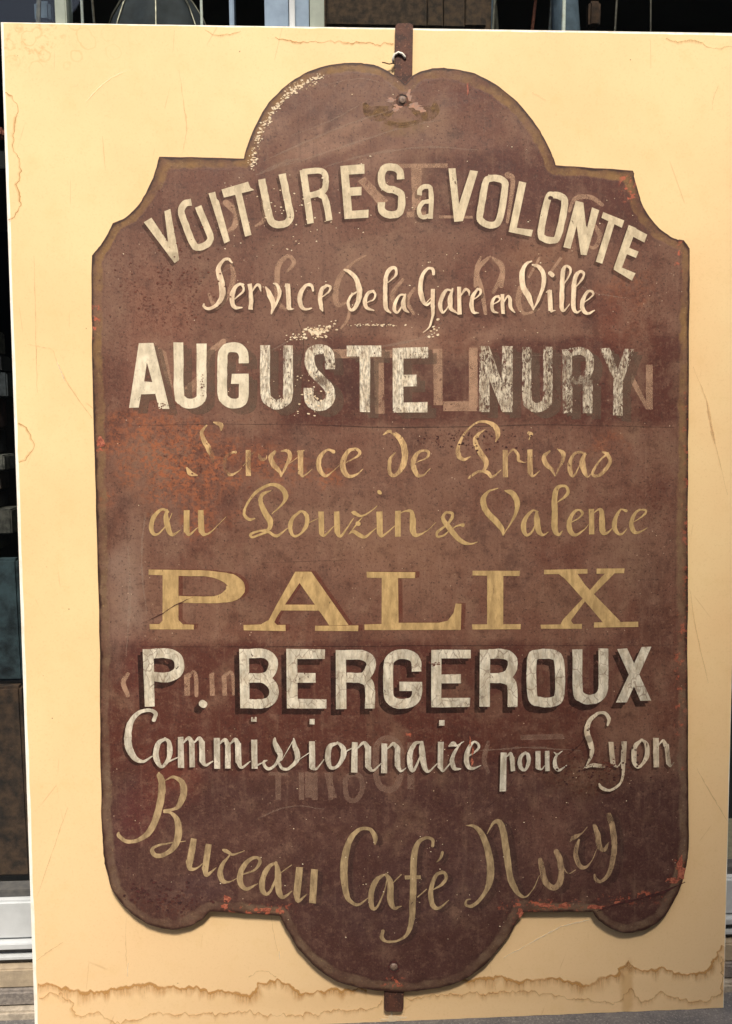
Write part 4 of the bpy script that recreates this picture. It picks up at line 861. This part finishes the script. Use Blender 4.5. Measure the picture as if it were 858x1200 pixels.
for (l, r) in ((X0, a0), (b0, a1), (b1, a2), (at_y(380.5, 12, .08).x, X1)):
    sp('glass_pane', (l+.0005, .0915, .1602), (r-.0005, .0955, 1.9), MAT['glass'], 0)
sp('frame_head', (X0, .06, 1.9005), (X1, .12, 2.0), MAT['alu'], .003)
wall = box('stone_plinth', (X0, .046, .034), (X1, .40, .061), MAT['stone_tan'], None, .002); tag(wall, 'stone sill course in tan and grey bands under the shop window', 'plinth')
box('grey_course', (X0, .040, .012), (X1, .40, .0335), MAT['stone_grey'], wall, .003)
box('pale_course', (X0, .030, -.02), (X1, .40, .0115), MAT['stone'], wall, .003)
g = G('worn_paving')
col = g.mix(g.rng(g.noise(.02, 5, .6), .3, .7), srgb(116, 112, 108), srgb(92, 90, 90)); col = g.mix(g.rng(g.noise(.3, 5, .7, off=3), .5, .7), col, srgb(150, 144, 138)); col = g.mix(g.rng(g.noise(.4, 5, .7, off=8), .5, .3, 0, .6), col, srgb(60, 58, 58))
g.bump(g.noise(.25, 6, .7), .7, .003); MAT['pave'] = g.done(col, .9)
me = mesh('pavement', [(-60, -80, 0), (60, -80, 0), (60, .5, 0), (-60, .5, 0)], [(0, 1, 2, 3)]); tag(link('pavement', me, MAT['pave']), kind='structure')
# unseen house added across the street: its roof line is sloped to take part of the light from the lower right, and it shows in the shop glass
MAT['plaster'] = flat('street_plaster', srgb(150, 132, 108), .9, c2=srgb(132, 114, 92), noise=.003, bump=0)
MAT['shutter'] = flat('window_dark', srgb(40, 38, 36), .4, bump=0)
hs = empty('added_shade_house', Matrix.Translation((0, -3.4, 0))); tag(hs, kind='structure')
RY = -6.0
bm = bmesh.new(); prof = [(-9, 0), (-9, 2.05), SHADE_ROOF_L, SHADE_ROOF_R, (9, 10.5), (9, 0)]
a_ = [bm.verts.new((x, .2, z)) for x, z in prof]; b_ = [bm.verts.new((x, -4, z)) for x, z in prof]; bm.faces.new(a_); bm.faces.new(b_[::-1])
for i in range(len(prof)): bm.faces.new((a_[i], b_[i], b_[(i+1) % len(prof)], a_[(i+1) % len(prof)]))
bmesh.ops.recalc_face_normals(bm, faces=bm.faces); from_bm('facade', bm, MAT['plaster'], hs)
for i in range(5):
    for k in range(2): box('window', (-7+i*3-.5, .2, .9+k*3.1), (-7+i*3+.5, .26, 2.6+k*3.1), MAT['shutter'], hs, .01)
# shop interior, dark
MAT['dark'] = flat('dark_interior', srgb(34, 30, 28), .9, c2=srgb(22, 20, 20), noise=.01, bump=0)
bm = bmesh.new()
for f in ([(-1.2,.12,.02),(2.2,.12,.02),(2.2,2.6,.02),(-1.2,2.6,.02)], [(-1.2,.12,2.2),(-1.2,2.6,2.2),(2.2,2.6,2.2),(2.2,.12,2.2)], [(-1.2,2.6,.02),(2.2,2.6,.02),(2.2,2.6,2.2),(-1.2,2.6,2.2)], [(-1.2,.12,.02),(-1.2,2.6,.02),(-1.2,2.6,2.2),(-1.2,.12,2.2)], [(2.2,.12,.02),(2.2,.12,2.2),(2.2,2.6,2.2),(2.2,2.6,.02)]):
    bm.faces.new([bm.verts.new(v) for v in f])
room = from_bm('shop_interior', bm, MAT['dark']); tag(room, kind='structure')
sh = box('display_shelf', (-1.1, .2, 1.12), (2.1, .62, 1.145), MAT['dark'], None, .002); tag(sh, 'dark display shelf inside the shop window just above the board', 'shelf')
# things on the shelf, seen in the strip above the board
MAT['crate_wood'] = flat('old_crate_wood', srgb(98, 70, 50), .85, c2=srgb(40, 27, 21), noise=.1)
MAT['bronze'] = flat('aged_metal', srgb(150, 140, 124), .4, c2=srgb(110, 100, 88), metallic=.6, noise=.1)
MAT['black_cloth'] = flat('black_cloth', srgb(24, 24, 27), .8, c2=srgb(52, 54, 60), noise=.03)
MAT['blue_cloth'] = flat('blue_grey_cloth', srgb(104, 116, 132), .8, c2=srgb(70, 80, 92), noise=.03)
def shp(px, py, y): p = at_y(px, py, y); return p
cr = empty('wooden_crate', Matrix.Translation((shp(478, 10, .30).x, .30, 1.146))); tag(cr, 'old brown wooden crate of planks behind the glass above the iron strap', 'crate')
cw = .24
for (l_, r_, b_) in ((-.118, .028, .2085), (.0295, .052, .2088), (.0535, .084, .2083), (.0855, .116, .2105)): box('plank', (l_, 0, b_), (r_, .012, .44), MAT['crate_wood'], cr, .0015)
for k in range(5): box('post', (-cw/2+k*cw/4-.006, .013, 0), (-cw/2+k*cw/4+.006, .024, .44), MAT['crate_wood'], cr, .001)
box('rail', (-cw/2, -.002, .2035), (cw/2, .010, .2055), MAT['black_cloth'], cr, .001)
um = empty('black_umbrella', Matrix.Translation((shp(185, 10, .32).x, .32, 1.146))); tag(um, 'folded black cloth umbrella with pale ribs behind the glass at upper left', 'umbrella')
bm = bmesh.new(); rings = []
for j in range(9):
    t = j/8*math.pi/2; rr = .085*math.cos(t)+.002; hh = .10+.17*math.sin(t)
    rings.append([bm.verts.new((rr*(1+.06*math.cos(8*p))*math.cos(p), rr*(1+.06*math.cos(8*p))*math.sin(p)*.8, hh)) for p in [2*math.pi*i/48 for i in range(48)]])
for q, s in zip(rings, rings[1:]):
    for k in range(48): bm.faces.new((q[k], q[(k+1) % 48], s[(k+1) % 48], s[k]))
from_bm('canopy', bm, MAT['black_cloth'], um, True)
for k in range(8):
    p = 2*math.pi*k/8+.1; from_bm('rib', tube_bm(bmesh.new(), [(.092*math.cos(t)*math.cos(p), .092*math.cos(t)*math.sin(p)*.8, .10+.175*math.sin(t)) for t in [i/8*math.pi/2 for i in range(9)]], .0012, 5), MAT['bronze'], um)
from_bm('shaft', tube_bm(bmesh.new(), [(0, 0, 0), (0, 0, .10)], .005, 8), MAT['bronze'], um)
def slab(name, px0, py0, px1, py1, y, mat, label, cat):
    a = shp(px0, py1, y); b = shp(px1, py0, y); o = box(name, (0, 0, 0), (b.x-a.x, .02, b.z-a.z), mat, None, .004); o.location = (a.x, y, a.z); tag(o, label, cat)
def rod(px, y, r, mat, label, py0=0, top=1.75, tilt=0):
    p = shp(px, 8, y); o = from_bm('metal_rod', tube_bm(bmesh.new(), [(0, 0, 0), (tilt*.5, 0, (top-1.146)*.5), (tilt, 0, top-1.146)], r, 8, radii=[r*1.6, r, r]), mat); o.location = (p.x, y, 1.146); tag(o, label, 'rod'); return o
rod(96, .24, .0016, MAT['core'], 'thin white rod behind the glass just right of the grey green mullion')
rod(236, .24, .0016, MAT['core'], 'thin white rod behind the glass right of the black umbrella')
rod(661, .22, .0022, MAT['core'], 'bright white rod in front of the grey cloth post at upper right')
rod(582, .35, .004, MAT['blue_cloth'], 'slanted blue grey metal bar right of the wooden crate', tilt=-.02)
rod(636, .40, .003, MAT['bronze'], 'thin brass stem rising from a round base at upper right', tilt=.03)
for (px_, y_, r_, t_, lb) in ((570,.30,.0018,.03,'thin leaning grey wire just right of the crate'),(598,.42,.003,-.05,'pale leaning chair leg behind the glass right of the crate'),(606,.42,.0025,.06,'thin dark red stick crossing the chair leg'),(30,.30,.003,.05,'short pale bent rod at the far upper left'),(120,.5,.0022,-.03,'thin grey wire left of the umbrella'),(715,.5,.002,.02,'faint grey stick in the dark right part of the window'),(770,.5,.0016,-.02,'fainter grey stick near the right end of the dark window')):
    rod(px_, y_, r_, MAT['bronze'] if 'red' not in lb else MAT['red_lead'], lb, tilt=t_)
slab('blue_cloth_panel', 40, 0, 58, 24, .34, MAT['blue_cloth'], 'small blue grey cloth left of the grey green mullion', 'cloth')
slab('dark_frame', 690, 0, 705, 30, .5, MAT['crate_wood'], 'narrow brown board in the dark behind the glass, upper right', 'board')
slab('red_tin', -10, 148, 4, 160, .30, MAT['red_lead'], 'small red thing at the far left edge behind the glass', 'tin')
pc = shp(662, 8, .34); o = from_bm('cloth_post', tube_bm(bmesh.new(), [(0, 0, 0), (0.004, 0, .2), (-.003, 0, .3), (.002, 0, .55)], .02, 16, radii=[.026, .022, .019, .023]), MAT['blue_cloth'], None, True); o.location = (pc.x, .34, 1.146); tag(o, 'grey cloth wrapped post behind the glass at upper right', 'post')
pb = shp(636, 8, .40); bm = bmesh.new(); tube_bm(bm, [(0, 0, 0), (0, 0, .1), (0, 0, .15), (0, 0, .18), (0, 0, .2)], .03, 16, radii=[.012, .012, .03, .034, .004]); o = from_bm('brass_base', bm, MAT['bronze'], None, True); o.location = (pb.x, .41, 1.146); tag(o, 'domed dull brass lamp base behind the glass, left of the cloth post', 'lamp base')
# things in the dark left strip
MAT['print'] = flat('mottled_print', srgb(150, 148, 140), .7, c2=srgb(14, 14, 20), noise=.16)
MAT['brown_board'] = flat('brown_board', srgb(96, 68, 50), .8, c2=srgb(36, 26, 22), noise=.06)
MAT['blue_board'] = flat('blue_board', srgb(66, 80, 86), .8, c2=srgb(18, 20, 24), noise=.035)
st = empty('stacked_boards', Matrix.Translation(at_y(-30, 645, .24))); tag(st, 'stack of dark weathered boards behind the glass at the left edge, above the blue panel', 'boards')
zt = 0.0; tones = [(60, 50, 44), (96, 88, 80), (44, 40, 42), (84, 66, 52), (120, 112, 104), (52, 48, 50), (96, 62, 58), (70, 70, 74), (40, 36, 36), (86, 78, 66)]
for k in range(10):
    hgt_ = random.uniform(.022, .045); dx = random.uniform(-.012, .012)
    box('board', (-.06, random.uniform(0, .012), zt), (.046+dx, .05, zt+hgt_-.002), flat('weathered_board', srgb(*tones[k]), .85, c2=srgb(*[int(c*.45) for c in tones[k]]), noise=.09), st, .002); zt += hgt_
slab('blue_sheet', -70, 655, 20, 800, .24, MAT['blue_board'], 'blue panel behind the glass at the left edge', 'panel')
slab('brown_sheet', -70, 805, 24, 1030, .22, MAT['brown_board'], 'brown panel behind the glass at lower left, above the white frame rail', 'panel')
